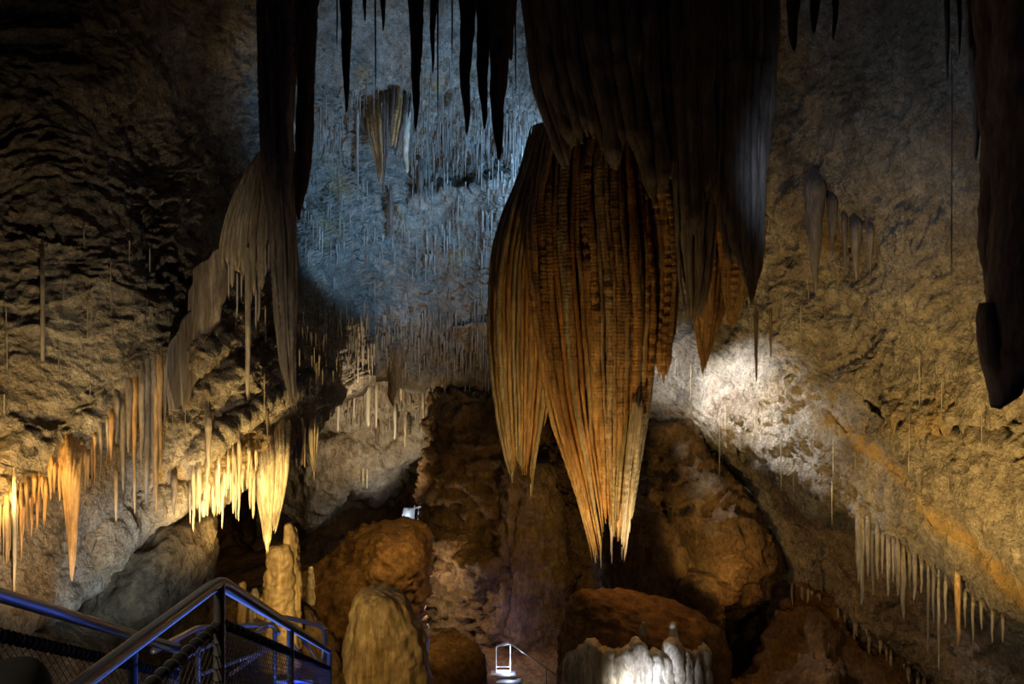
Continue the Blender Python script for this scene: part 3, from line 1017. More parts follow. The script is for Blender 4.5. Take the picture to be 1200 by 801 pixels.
# ---- left column group
ribs_curtain('stone_column', 'long rough brown stone column hanging left of centre from the ceiling',
             [(-70, 304, 354), (0, 307, 350), (100, 308, 346), (200, 311, 344), (260, 318, 346), (330, 322, 348), (380, 325, 347), (420, 329, 347), (455, 336, 349), (480, 343, 349)],
             [(300, 400), (325, 425), (335, 455), (345, 482), (350, 480), (356, 470)], 9.6, 0.22, 7, 'grey_stone', seed=41, beads=0.25, rw=0.8, cat='stalactite', wander=0.8)
loft('stalactite', [(-70, 347, 373), (0, 348, 371), (100, 349, 367), (180, 346, 364), (220, 345, 358), (245, 347, 353), (257, 349.5, 351)], 9.2, 0.16, 'dark_stone',
     'nearly black stalactite against the blue dome, just right of the brown column', 'stalactite', seg=24, amps=(0.03, 0.02, 0.01, 0.02))
ribs_curtain('flowstone_curtain', 'fan shaped fringe of pale stalactites joined to the left side of brown column',
             [(178, 304, 318), (200, 288, 320), (230, 274, 322), (260, 264, 322), (290, 258, 322), (330, 258, 322), (385, 262, 320)],
             [(256, 285), (262, 322), (270, 300), (277, 340), (284, 300), (290, 330), (297, 372), (302, 335), (305, 388), (312, 330), (319, 300)],
             9.75, 0.18, 15, 'cream_stone', seed=43, beads=0.06, rw=0.5, cat='flowstone curtain')
stal(290.5, 290, 469, 6.5, 'cream_stone', 'very long slim pale stalactite hanging from fan fringe of brown column', Y=9.55, power=0.25, tip=0.3, flare=0.2)
for px, a, b in ((268, 310, 350), (278, 320, 372), (283, 320, 350), (311, 290, 325), (315, 285, 318), (300, 340, 386)):
    straw(px, a, b, 2.6, 'straw_calcite', 'thin white straw among the fan fringe beside the brown column', 'straws of the fan fringe', Y=9.5)


def drape(name, label, pts, drop, thick, mat, seed=1, cat='flowstone curtain', Y=None, n=70, m=30):
    """a hanging sheet of flowstone along a sloping upper edge (px, py, Y), drop in px at each point"""
    Pn = np.array(pts, float)
    u = np.linspace(0, len(Pn) - 1, n)
    c = [np.interp(u, np.arange(len(Pn)), Pn[:, k]) for k in range(3)]
    dr_ = np.interp(u, np.arange(len(Pn)), np.array(drop, float))
    fr = np.zeros((m, n, 3)); bk = np.zeros((m, n, 3))
    for i in range(m):
        t = i / (m - 1)
        G = np.stack([(c[0] - 600) / F * c[2], c[2], EYE - (c[1] + dr_ * t - 400.5) / F * c[2]], -1)
        wv = thick * 1.4 * perlin(np.stack([u * 1.1, u * 0 + t * 0.7, u * 0 + seed], -1)) + 0.35 * thick * np.sin(u * 9 + 3 * t)
        th = thick * (0.25 + 0.75 * np.sin(np.pi * min(1, 0.15 + 0.85 * (1 - t))) )
        fr[i] = G + np.stack([u * 0, wv - th, u * 0], -1)
        bk[i] = G + np.stack([u * 0, wv + th, u * 0], -1)
    ring = np.concatenate([fr, bk[::-1]], 0)
    base = ring[0].mean(0)
    nr, sg = ring.shape[0], n
    Gt = np.transpose(ring, (1, 0, 2))
    me = loft_mesh(name, Gt, base)
    return tag(link(name, me, mat, None, base), label, cat)


drape('flowstone_fold', 'dark folded flowstone sheet sweeping down left below the pale fan fringe',
      [(262, 282, 9.9), (240, 305, 9.7), (222, 345, 9.3), (212, 390, 9.0), (200, 440, 8.9)], [70, 95, 100, 90, 40], 0.16, 'grey_stone', 5)

# ---- ceiling stalactites in silhouette
sil = 'black tapered stalactite hanging from the top edge before the blue dome'
for px, b, wd, lab in ((405, 132, 20, 'black stalactite with stubby shoulder, leftmost before the blue dome'),
                       (449, 37, 16, 'very short black stalactite at the top edge before blue dome'),
                       (488, 152, 24, 'long straight black stalactite at the middle of the blue dome'),
                       (507, 87, 15, 'medium black stalactite just right of the long straight one'),
                       (546, 158, 26, 'black stalactite, first of the three joined ones right of dome'),
                       (566, 152, 27, 'black stalactite, middle of the three joined ones right of dome'),
                       (584, 188, 37, 'widest black stalactite, last of the three joined right of dome'),
                       (428, 26, 14, 'tiny black stalactite at the top edge left of very short one'),
                       (597, 70, 28, 'thick dark stalactite at the top edge beside the ceiling curtain')):
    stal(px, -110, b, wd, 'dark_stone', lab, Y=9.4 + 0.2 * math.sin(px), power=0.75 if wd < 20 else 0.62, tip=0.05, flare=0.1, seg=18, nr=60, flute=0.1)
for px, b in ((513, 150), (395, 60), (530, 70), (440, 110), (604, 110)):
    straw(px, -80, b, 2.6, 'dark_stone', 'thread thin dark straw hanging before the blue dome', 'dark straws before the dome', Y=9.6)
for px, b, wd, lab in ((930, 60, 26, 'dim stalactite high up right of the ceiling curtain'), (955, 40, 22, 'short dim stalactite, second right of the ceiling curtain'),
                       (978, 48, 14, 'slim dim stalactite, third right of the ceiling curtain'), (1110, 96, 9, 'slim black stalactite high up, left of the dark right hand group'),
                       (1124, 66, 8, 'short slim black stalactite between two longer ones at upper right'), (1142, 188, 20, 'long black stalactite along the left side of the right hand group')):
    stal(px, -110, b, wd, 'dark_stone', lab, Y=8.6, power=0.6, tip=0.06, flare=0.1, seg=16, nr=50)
straw(1115, 60, 335, 2.2, 'grey_stone', 'extremely long thread thin straw before the upper right wall', None, Y=8.7)
# ---- right hand near group
loft('stalactite', [(-80, 1146, 1196), (0, 1149, 1192), (120, 1153, 1184), (200, 1156, 1178), (240, 1152, 1177), (270, 1149, 1174), (292, 1150, 1170), (312, 1155, 1163), (340, 1157, 1161), (362, 1158, 1160)],
     7.0, 0.22, 'grey_stone', 'dark stalactite with a bulb near its lower end at the right edge', 'stalactite', seg=30, amps=(0.04, 0.03, 0.012, 0.03))
loft('stalactite', [(-80, 1172, 1236), (100, 1174, 1236), (220, 1175, 1240), (300, 1171, 1236), (340, 1169, 1232), (380, 1168, 1226), (420, 1170, 1212), (450, 1172, 1190), (474, 1166, 1172)],
     6.7, 0.3, 'grey_stone', 'massive dark stalactite running down the extreme right edge', 'stalactite', seg=36, amps=(0.06, 0.05, 0.015, 0.05))
loft('stalactite', [(355, 1152, 1160), (372, 1149, 1163), (400, 1150, 1168), (425, 1154, 1174), (445, 1160, 1178), (462, 1164, 1176), (478, 1165, 1169)],
     6.75, 0.12, 'grey_stone', 'knobbly hooked stalactite end at the lower left of massive right edge stalactite', 'stalactite', seg=26, amps=(0.03, 0.02, 0.01, 0.01))

# ---- left wall clusters
cl = 'slim grey stalactite in the dense row hanging mid left'
for i, (px, a, b, wd) in enumerate(((131, 470, 540, 7), (137, 450, 520, 8), (144, 455, 575, 9), (151, 430, 530, 9), (158, 425, 560, 8), (166, 410, 545, 9), (172, 400, 590, 10), (180, 400, 590, 9),
                                    (187, 395, 556, 9), (193, 405, 500, 7), (126, 480, 530, 5), (118, 490, 560, 5), (199, 410, 470, 6))):
    stal(px, a, b, wd, 'grey_stone' if i % 4 else 'orange_stone', cl, 'row of grey stalactites mid left', power=0.62, tip=0.12, flare=0.25)
stal(183, 420, 604, 7, 'orange_stone', 'longest brown tipped stalactite at the right end of grey row', power=0.4, tip=0.12, flare=0.2)
stal(50, 260, 535, 5, 'grey_stone', 'long thin dark stalactite down the pale left wall', power=0.3, tip=0.25, flare=0.1)
ribs_curtain('stalactite', 'big bright orange conical stalactite at lower left',
             [(490, 66, 104), (515, 70, 101), (550, 75, 97), (590, 78, 94), (630, 81, 90), (660, 83, 88), (686, 84.5, 86.5)],
             [(60, 530), (72, 545), (77, 600), (81, 645), (85, 685), (88, 662), (92, 610), (98, 560), (105, 530)],
             near(85, 530) - 0.15, 0.14, 11, 'orange_stone', seed=66, beads=0.04, rw=1.1, core=False, topline=[(60, 520), (72, 505), (85, 495), (98, 505), (106, 520)], root_in=0.5, cat='stalactite')
lab = 'slender orange stalactite in the fringe around the big orange cone'
rs = np.random.RandomState(17)
for i in range(40):
    px = 1 + 2.85 * i + rs.uniform(-1.5, 1.5)
    if 76 < px < 92: continue
    a = float(poly([(0, 585), (25, 572), (45, 552), (70, 528), (85, 515), (118, 508)], px)) + rs.uniform(-14, 14)
    b = a + rs.uniform(28, 70) * (1.45 if px < 32 else 1.0)
    stal(px, a, min(b, 702), rs.uniform(3.0, 6.5), 'orange_stone', lab, 'orange fringe at lower left', power=rs.uniform(0.5, 0.9), tip=0.12, flare=0.1)
stal(17, 540, 700, 5, 'cream_stone', 'pale slim stalactite hanging beside the yellow glow at the left edge', power=0.4, tip=0.2)
stal(204, 545, 604, 9, 'dark_stone', 'small dark stalactite between the grey row and the golden cluster', power=0.7)
stal(136, 540, 612, 5, 'orange_stone', 'single orange stalactite right of the big orange cone', power=0.5, tip=0.15)
stal(158, 550, 604, 4, 'orange_stone', 'small orange stalactite hanging under the grey row', power=0.5, tip=0.15)

# golden cluster
ribs_curtain('flowstone_curtain', 'brilliant golden ribbed flowstone cone hanging over the dark opening at left',
             [(470, 284, 344), (505, 290, 343), (530, 296, 342), (560, 300, 340), (590, 304, 334), (615, 308, 327), (632, 310, 322), (646, 311, 318)],
             [(285, 520), (298, 560), (304, 592), (309, 622), (314, 645), (319, 628), (322, 616), (326, 632), (329, 600), (336, 570), (343, 540)],
             11.0, 0.35, 22, 'cream_stone', seed=61, beads=0.05, rw=0.95, core=False, topline=[(284, 535), (300, 515), (320, 502), (335, 492), (345, 488)], root_in=0.9)
lab = 'golden stalactite in the bright yellow fringe left of golden cone'
rs = np.random.RandomState(19)
for i in range(44):
    px = 224 + 1.85 * i + rs.uniform(-1.5, 1.5)
    lp_ = float(poly(LIP, px))
    up_ = rs.uniform(0, 1) ** 1.3 * 50
    a = lp_ - up_ - 12
    b = lp_ + rs.uniform(2, 26) + (rs.rand() < 0.22) * rs.uniform(15, 40) - 0.55 * up_
    stal(px, a, b, rs.uniform(3, 7), 'cream_stone', lab, 'golden fringe over the dark opening', power=rs.uniform(0.45, 0.85), tip=0.12, flare=0.1)
stal(244, 470, 560, 9, 'grey_stone', 'grey brown stalactite on the wall above the golden fringe', power=0.6)
stal(313, 470, 512, 5, 'dark_stone', 'short dark stalactite above the golden cone', power=0.6)
ribs_curtain('flowstone_curtain', 'slim white fluted stalactite bundle right of the golden cone, at the arch edge',
             [(468, 355, 376), (500, 358, 374), (525, 361, 372), (548, 366, 371), (562, 368, 370)], [(354, 500), (359, 515), (364, 530), (369, 562), (372, 530), (376, 500)],
             12.7, 0.14, 6, 'cream_stone', seed=62, beads=0.04, rw=0.6, core=False, topline=[(354, 490), (362, 484), (370, 479), (377, 474)], root_in=1.2)
for px, a, b, wd in ((345, 495, 553, 4), (350, 492, 552, 4), (354, 490, 545, 4), (357, 500, 548, 3), (348, 498, 530, 3)):
    stal(px, a, b, wd, 'cream_stone', 'thin golden stalactite between the golden cone and white bundle', 'thin stalactites beside the white bundle', Y=12.3, power=0.4, tip=0.25)
straw(230, 610, 700, 1.6, 'straw_calcite', 'single fine straw at the left side of the dark opening', None, Y=10)

# ---- formations in the dome
for px, a, b, wd, mt, lab in ((476, 110, 203, 11, 'cream_stone', 'yellow tipped stalactite at the middle of the dome'),
                              (419, 120, 212, 4, 'grey_stone', 'thin stalactite on the dome left of the tan group'),
                              (492, 180, 262, 10, 'dark_stone', 'dark stalactite on the dome below the long black silhouette'),
                              (457, 215, 280, 7, 'dark_stone', 'dark crooked stalactite low on the dome')):
    stal(px, a, b, wd, mt, lab, power=0.5, tip=0.2, flare=0.5)
ribs_curtain('flowstone_curtain', 'tan and brown stalactite cluster on the dome left of the yellow tipped one',
             [(88, 424, 486), (130, 426, 482), (160, 430, 476), (190, 438, 468), (215, 443, 456), (236, 446, 451)],
             [(420, 130), (428, 165), (434, 148), (440, 190), (446, 215), (449, 234), (453, 205), (458, 165), (466, 185), (472, 150), (486, 125)],
             near(450, 120) - 0.25, 0.4, 12, 'curtain_stone', seed=71, beads=0.1, rw=0.6, topline=[(420, 118), (440, 106), (460, 100), (488, 112)], root_in=1.0, core=False, mats=['curtain_stone', 'dark_stone'])
# ---- far ceiling stalactites under the arch
stal(461, 400, 476, 26, 'dark_stone', 'dark wedge shaped stalactite under the middle of the arch', Y=20.5, power=0.7, flare=0.2, seg=18)
for px, a, b, wd, mt in ((396, 452, 506, 4, 'straw_calcite'), (431, 440, 500, 7, 'straw_calcite'), (428, 450, 480, 4, 'straw_calcite'), (441, 440, 502, 4, 'straw_calcite'), (463, 470, 515, 4, 'straw_calcite'),
                         (470, 430, 470, 5, 'cream_stone'), (518, 430, 500, 2.5, 'straw_calcite'), (510, 450, 490, 2.5, 'straw_calcite'), (496, 450, 500, 4, 'cream_stone'), (415, 455, 490, 3, 'straw_calcite'),
                         (475, 480, 525, 4, 'cream_stone'), (425, 545, 570, 3, 'cream_stone'), (430, 545, 572, 3, 'cream_stone'), (577, 440, 488, 3, 'cream_stone')):
    stal(px, a, b, wd, mt, 'pale slim stalactite on the low far ceiling under the arch', 'stalactites under the arch', Y=near_far(px, a) - 0.1, root=0.3, power=0.4, tip=0.3)
stal(442, 488, 520, 6, 'dark_stone', 'short dark stubby stalactite low under the arch', Y=near_far(442, 488) - 0.1, root=0.3, power=0.3, tip=0.3)

# ---- right wall stalactites
for px, a, b, wd, lab in ((955, 195, 345, 30, 'broad dim drapery cone on the shaded right wall'), (975, 225, 300, 16, 'dim stalactite just right of the drapery cone'),
                          (1003, 250, 330, 18, 'dim ribbed stalactite in the alcove of the right wall'), (990, 245, 320, 9, 'slim dim stalactite in the alcove left of the ribbed one'),
                          (1020, 260, 322, 9, 'slim dim stalactite in the alcove right of the ribbed one')):
    stal(px, a, b, wd * 0.8, 'grey_curtain_stone', lab, power=0.8, flute=0.3, seg=20, nr=60)
stal(886, 360, 447, 5, 'dark_stone', 'thin dark stalactite before the glowing right wall', Y=13.5, power=0.5, tip=0.15)
stal(903, 360, 420, 4, 'dark_stone', 'thinner dark stalactite right of the thin dark one', Y=13.8, power=0.5, tip=0.15)
lab = 'brown stalactite in the fringe under the edge of the right slab'
rs = np.random.RandomState(5)
for px, ln, wd in ((1006, 90, 8), (1010, 115, 8), (1017, 75, 6), (1022, 95, 5), (1028, 70, 6), (1034, 60, 5), (1041, 80, 6), (1047, 60, 5), (1052, 70, 7), (1058, 92, 8), (1066, 50, 5), (1072, 60, 6), (1080, 45, 4),
                   (1088, 110, 4), (1094, 70, 4), (1100, 120, 4), (1108, 60, 4), (1131, 50, 4), (1140, 60, 4), (1150, 40, 4), (1163, 48, 4), (1175, 40, 4)):
    y0 = float(poly(SLAB, px)) - 2
    stal(px, y0, y0 + ln, wd, 'grey_stone', lab, 'fringe under the right slab', power=0.5, tip=0.12, flare=0.2, Y=near(px, y0 - 4) + 0.05, root=0.3)
y0 = float(poly(SLAB, 1122))
stal(1122, y0 - 25, 758, 7, 'orange_stone', 'longest ochre stalactite under the edge of the right slab', Y=near(1122, y0 - 6), root=0.3, power=0.45, tip=0.15, flare=0.6)
lab = 'dim brown stalactite along the lowest edge of the right overhang'
for px in np.linspace(930, 1090, 22):
    y0 = float(poly(LIP, px)) - 4
    stal(px + rs.uniform(-3, 3), y0, y0 + rs.uniform(12, 42), rs.uniform(3, 6), 'grey_stone', lab, 'fringe along the lowest right edge', Y=(near(px, y0 - 5) if near(px, y0 - 5) < 1e8 else 15) + 0.1, root=0.3, power=0.6, tip=0.15)
lab = 'hair thin straw on the white lit band of the right wall'
for i in range(12):
    px = rs.uniform(765, 1000)
    y0 = rs.uniform(0.5, 1) * 0 + float(poly([(760, 420), (860, 480), (1000, 560)], px)) + rs.uniform(-40, 35)
    straw(px, y0, y0 + rs.uniform(22, 62), rs.uniform(0.8, 1.4), 'cream_stone', lab, 'hair straws on the white band')
lab = 'hair thin straw on the yellow upper part of the right wall'
for i in range(22):
    px = rs.uniform(900, 1180)
    y0 = rs.uniform(260, 560) if px > 1000 else rs.uniform(300, 480)
    straw(px, y0, y0 + rs.uniform(20, 60), rs.uniform(0.8, 1.4), 'grey_stone', lab, 'hair straws on the right wall')
lab = 'hair thin straw hanging across the left wall'
for i in range(24):
    px = rs.uniform(5, 340)
    y0 = rs.uniform(250, 500)
    straw(px, y0, y0 + rs.uniform(20, 60), rs.uniform(0.9, 1.7), 'grey_stone', lab, 'hair straws on the left wall')

# fine straw fields nobody could count
def straw_field(name, label, n, region, ln, wpx, mat, seed, Yf=None):
    r_ = np.random.RandomState(seed)
    mb = MB()
    for i in range(n):
        px, py = region(r_)
        y1 = py + r_.uniform(*ln)
        if Yf is None:
            Y = min(near(px, py, 0), near(px, (py + y1) / 2, 0), near(px, y1, 0))
            if Y > 1e8: continue
            Y -= 0.02
        else:
            Y = Yf(px, py)
        r0 = r_.uniform(*wpx) / 2 * Y / F
        a, b = at(px, py, Y), at(px, y1, Y)
        mb.tube([a, a * 0.4 + b * 0.6, b], [r0 * 1.5, r0, r0 * 0.5], 5, False)
    tag(mb.build(name, mat), label, 'stalactites', kind='stuff')


def reg_dome(r):
    k_ = r.rand()
    if k_ < 0.4: return r.uniform(360, 625), r.normal(135, 28)
    if k_ < 0.7: return r.uniform(480, 620), r.normal(165, 25)
    return r.uniform(350, 600), r.uniform(200, 300)


straw_field('straw_field', 'countless fine straws covering the blue lit dome', 460, reg_dome, (10, 36), (0.8, 1.6), 'grey_stone', 1)
straw_field('straw_field', 'countless fine straws on the brown rim of the arch', 320, lambda r: (r.uniform(350, 580), r.normal(392, 22)), (10, 30), (0.8, 1.8), 'grey_stone', 2)
straw_field('straw_field', 'countless fine straws on the far low ceiling under the arch', 200, lambda r: (r.uniform(400, 565), r.uniform(435, 500)), (6, 20), (0.8, 1.5), 'grey_stone', 3,
            lambda px, py: near_far(px, py) - 0.03)

# ------------------------------------------------------------------ lower chamber masses
buttress = loft('rock_buttress', [(462, 552, 590), (490, 528, 625), (530, 518, 650), (580, 512, 670), (620, 510, 690), (680, 508, 705), (740, 506, 715), (800, 500, 720)], 26.5, 3.2, 'brown_rock',
     'towering brown flowstone buttress in the lower middle behind the great curtain', 'rock', nr=170, seg=130, amps=(1.1, 0.7, 0.2, 0.5), seed=4.0, sc=0.7, top=False)
for k_, (rows, Y_) in enumerate((([(620, 520, 545), (626, 512, 556), (634, 512, 552), (648, 516, 535)], 23.9), ([(645, 540, 575), (652, 530, 590), (664, 535, 588), (684, 545, 575)], 23.4),
                                 ([(596, 520, 560), (604, 512, 572), (618, 516, 566)], 24.4))):
    loft('ledge', rows, Y_, 0.9, 'brown_rock', parent=buttress, nr=40, seg=60, amps=(0.3, 0.2, 0.08), seed=90.0 + k_ * 7, top=False)
loft('flowstone_curtain', [(540, 600, 640), (600, 590, 655), (650, 582, 660), (700, 580, 664), (752, 578, 668)], 23.6, 1.1, 'brown_rock',
     'dim purple brown flowstone drapery on the buttress above the small stairway', 'flowstone curtain', nr=110, seg=80, amps=(0.3, 0.15, 0.05, 0.30), seed=8.0, top=False)
loft('boulder', [(500, 748, 792), (525, 745, 822), (550, 742, 845), (580, 742, 868), (610, 738, 886), (640, 735, 894), (662, 740, 888), (680, 760, 870), (694, 790, 850)], 18.6, 2.2, 'brown_rock',
     'large slanting brown rock slab right of the great curtain', 'rock', nr=120, seg=110, amps=(0.5, 0.3, 0.1, 0.1), seed=14.0)
loft('boulder', [(585, 715, 740), (605, 706, 770), (635, 702, 798), (660, 703, 806), (690, 706, 806), (720, 715, 800)], 16.6, 1.3, 'brown_rock',
     'rounded brown boulder directly behind the drip covered stump', 'rock', nr=90, seg=90, amps=(0.25, 0.1, 0.05, 0.12), seed=24.0, top=False)
loft('boulder', [(672, 790, 812), (685, 780, 838), (710, 778, 842), (740, 780, 840)], 15.6, 1.0, 'brown_rock',
     'low brown boulder at the right shoulder of the drip covered stump', 'rock', nr=60, seg=70, amps=(0.2, 0.15, 0.05), seed=29.0, top=False)
loft('clay_mound', [(617, 452, 466), (623, 440, 488), (634, 425, 498), (650, 408, 494), (664, 385, 492), (690, 345, 490), (730, 310, 488), (800, 250, 500), (900, 200, 530)], 20.5, 5.0, 'clay',
     'broad orange brown clay mound rising in the lower left middle', 'mound', nr=140, seg=130, amps=(0.55, 0.4, 0.12), seed=34.0, sc=0.8, top=False)
loft('boulder', [(640, 450, 476), (655, 436, 490), (690, 432, 490), (730, 436, 482), (760, 440, 475)], 17.6, 1.2, 'clay',
     'rough clay coated boulder leaning on the mound above the pale flowstone', 'rock', nr=80, seg=80, amps=(0.3, 0.25, 0.08), seed=39.0, top=False)
loft('flowstone_mound', [(692, 428, 452), (700, 418, 470), (715, 413, 480), (740, 408, 488), (760, 405, 496), (790, 400, 502), (830, 390, 512), (900, 380, 530)], 14.0, 1.1, 'pale_flowstone',
     'pale smooth flowstone mound with soft vertical folds at bottom centre', 'stalagmite', nr=120, seg=100, amps=(0.2, 0.06, 0.02, 0.09), seed=44.0, top=False)
loft('boulder', [(608, 218, 224), (616, 200, 228), (640, 165, 229), (680, 140, 226), (700, 132, 216), (740, 126, 214), (800, 120, 216), (860, 118, 220)], 9.6, 1.1, 'tan_rock',
     'squared grey brown rock under the left overhang beside the dark opening', 'rock', nr=110, seg=110, amps=(0.22, 0.14, 0.05, 0.05), seed=49.0, top=False, pw=3.0)
loft('stone_shelf', [(748, 490, 515), (756, 475, 548), (775, 465, 566), (830, 450, 572)], 18.0, 1.6, 'clay', 'low dark clay bank between the pale mound and the small stairway', 'mound', nr=50, seg=90,
     amps=(0.3, 0.15, 0.05), seed=52.0, top=False)

# stump with dripping white flowstone
stump = empty('flowstone_stump', at(750, 900, 12))
tag(stump, 'big brown topped stump with white dripping flowstone sides at lower right middle', 'stalagmite')
loft('body', [(692, 680, 686), (700, 675, 700), (712, 672, 740), (724, 668, 800), (733, 664, 828), (742, 660, 838), (755, 657, 843), (790, 654, 846), (900, 648, 856)], 12.0, 1.25, 'clay', parent=stump,
     nr=110, seg=130, amps=(0.16, 0.1, 0.04, 0.06), seed=60.0, top=False)
rs = np.random.RandomState(11)
for (px, a, wd, mt) in ((694, 752, 16, 'cream_stone'), (706, 762, 12, 'pale_flowstone'), (716, 764, 14, 'cream_stone'), (727, 765, 14, 'cream_stone'), (738, 760, 14, 'white_flowstone'), (747, 752, 14, 'white_flowstone'),
                        (757, 764, 15, 'white_flowstone'), (768, 766, 14, 'white_flowstone'), (779, 770, 12, 'white_flowstone'), (789, 752, 18, 'white_flowstone'), (800, 760, 14, 'white_flowstone'),
                        (812, 764, 16, 'grey_stone'), (824, 758, 12, 'grey_stone'), (684, 760, 14, 'grey_stone'), (672, 766, 14, 'grey_stone')):
    rows = [(a, px - wd * 0.22, px + wd * 0.22), (a + 3, px - wd * 0.45, px + wd * 0.45), (a + 16, px - wd * 0.6, px + wd * 0.6), (a + 45, px - wd * 0.62, px + wd * 0.62), (a + 110, px - wd * 0.5, px + wd * 0.5)]
    c_ = (px - 750) / 96.0
    loft('drip_flow', rows, 11.85 - 1.16 * math.sqrt(max(0.03, 1 - c_ * c_)), 0.18, mt, parent=stump, nr=50, seg=26, amps=(0.05, 0.04, 0.02, 0.05), seed=px * 0.3, sc=2.0, top=False)
loft('stalagmite', [(730, 787, 791), (735, 785.5, 793), (748, 784, 795), (760, 781, 798)], 11.0, 0.1, 'white_flowstone', 'small white stalagmite knob standing on the brown topped stump', 'stalagmite',
     nr=30, seg=20, amps=(0.02, 0.015, 0.005), top=False)
loft('stalagmite', [(729, 753, 756), (736, 750, 758), (748, 746, 763)], 11.2, 0.1, 'grey_stone', 'tiny grey stalagmite with a white tip on the stump top', 'stalagmite', nr=30, seg=20, amps=(0.02, 0.015, 0.005), top=False)

# stalagmite column, lit, behind the railing
stg = empty('stalagmite', at(335, 770, 12.2))
tag(stg, 'tall golden lit stalagmite with stepped knobs behind the railing', 'stalagmite')
loft('trunk', [(640, 318, 334), (648, 315, 340), (662, 315, 340), (670, 313, 342), (690, 314, 342), (712, 312, 344), (740, 310, 346), (780, 306, 350)], 12.2, 0.28, 'pale_flowstone', parent=stg, nr=110, seg=50,
     amps=(0.05, 0.06, 0.02, 0.03), seed=70, sc=2.2, top=False)
loft('knob', [(613, 336, 339), (620, 335, 343), (632, 334, 347), (650, 333, 348), (680, 333, 350), (760, 332, 351)], 12.4, 0.2, 'pale_flowstone', parent=stg, nr=90, seg=36, amps=(0.04, 0.05, 0.02, 0.02), seed=72, sc=2.5, top=False)
loft('knob', [(617, 343, 346), (624, 342, 348), (640, 341, 350), (700, 340, 352)], 12.5, 0.1, 'pale_flowstone', parent=stg, nr=60, seg=26, amps=(0.03, 0.03, 0.01), seed=74, sc=2.5, top=False)
for px, a, b, wd, mt, lab in ((284, 682, 712, 7, 'pale_flowstone', 'small knobby stalagmite left of the tall golden one'), (298, 690, 714, 9, 'grey_stone', 'small dark stalagmite next to the tall golden one'),
                              (308, 700, 724, 12, 'pale_flowstone', 'squat pale stalagmite at the foot of the tall golden one'), (364, 664, 684, 6, 'cream_stone', 'little white stalagmite on the clay mound right of golden one')):
    loft('stalagmite', [(a, px - wd * .15, px + wd * .15), (a + 5, px - wd * .35, px + wd * .35), (b, px - wd * .5, px + wd * .5), (b + 24, px - wd * .6, px + wd * .6)], 12.8 if px < 350 else 17.5, 0.1, mt, lab, 'stalagmite',
         nr=36, seg=22, amps=(0.04, 0.04, 0.01), seed=px, sc=2, top=False)
loft('rock_bank', [(700, 235, 330), (715, 228, 360), (740, 220, 380), (800, 210, 400), (900, 200, 420)], 13.4, 1.0, 'brown_rock', 'dark rock bank carrying the golden stalagmite', 'rock', nr=60, seg=110, amps=(0.3, 0.2, 0.06), seed=81, top=False)

# ------------------------------------------------------------------ near stair and railing
def W(px, py, Y):
    return at(px, py, Y)


def bend_path(pts, r=0.06, n=6):
    """polyline with rounded corners"""
    P_ = [np.asarray(p, float) for p in pts]
    out = [P_[0]]
    for i in range(1, len(P_) - 1):
        a, b, c = P_[i - 1], P_[i], P_[i + 1]
        u = (a - b) / np.linalg.norm(a - b); v = (c - b) / np.linalg.norm(c - b)
        s0, s1 = b + u * r, b + v * r
        for k_ in range(n + 1):
            t = k_ / n
            out.append((1 - t) ** 2 * s0 + 2 * t * (1 - t) * b + t * t * s1)
    out.append(P_[-1])
    return out


def dense(pts, d=0.02):
    P_ = np.array(pts)
    s = np.concatenate([[0], np.cumsum(np.linalg.norm(np.diff(P_, axis=0), axis=1))])
    u = np.arange(0, s[-1], d)
    return np.stack([np.interp(u, s, P_[:, k]) for k in range(3)], -1)


def rope(root, pts, r, pitch=0.05, turn=0.0):
    """black rope bound along its length with loops of wire"""
    mb = MB().tube(dense(pts, 0.04), r, 8)
    o = mb.build('bound_rope', 'rope_black', root)
    o.location = -root.location
    D_ = dense(pts, 0.004)
    L_ = np.arange(len(D_)) * 0.004
    tg = D_[-1] - D_[0]; tg /= np.linalg.norm(tg)
    a = np.cross(tg, [0, 0, 1.0]); a /= np.linalg.norm(a); b = np.cross(tg, a)
    ph = 2 * np.pi * L_ / pitch
    hx = D_ + (r + 0.002) * (np.cos(ph)[:, None] * a + np.sin(ph)[:, None] * b)
    w_ = MB().tube(hx, 0.0035, 4).build('binding_wire', 'dark_steel', o)
    return o


def net(root, A, B, drop, cell=0.05, rad=0.0018):
    """diamond wire mesh hanging below the line A-B"""
    A, B = np.asarray(A, float), np.asarray(B, float)
    u = B - A
    Lh = np.linalg.norm(u); u = u / Lh
    v = np.array([0, 0, -1.0])
    mb = MB()
    n = int(Lh / cell) + 1
    m_ = int(drop / cell)
    for i in range(-m_, n + 1):
        for sgn in (1, -1):
            pts = []
            for j in range(m_ + 1):
                s = (i + j) * cell if sgn > 0 else (i + m_ - j) * cell
                if -1e-6 <= s <= Lh:
                    zig = 0.0
                    pts.append(A + u * (s + zig) + v * j * cell)
            if len(pts) > 1:
                mb.tube([pts[0], pts[-1]], rad, 4, False)
    o = mb.build('wire_mesh', 'wire', root)
    o.location = -root.location
    return o


def world_part(root, name, mb, mat):
    o = mb.build(name, mat, root)
    o.location = -root.location
    return o


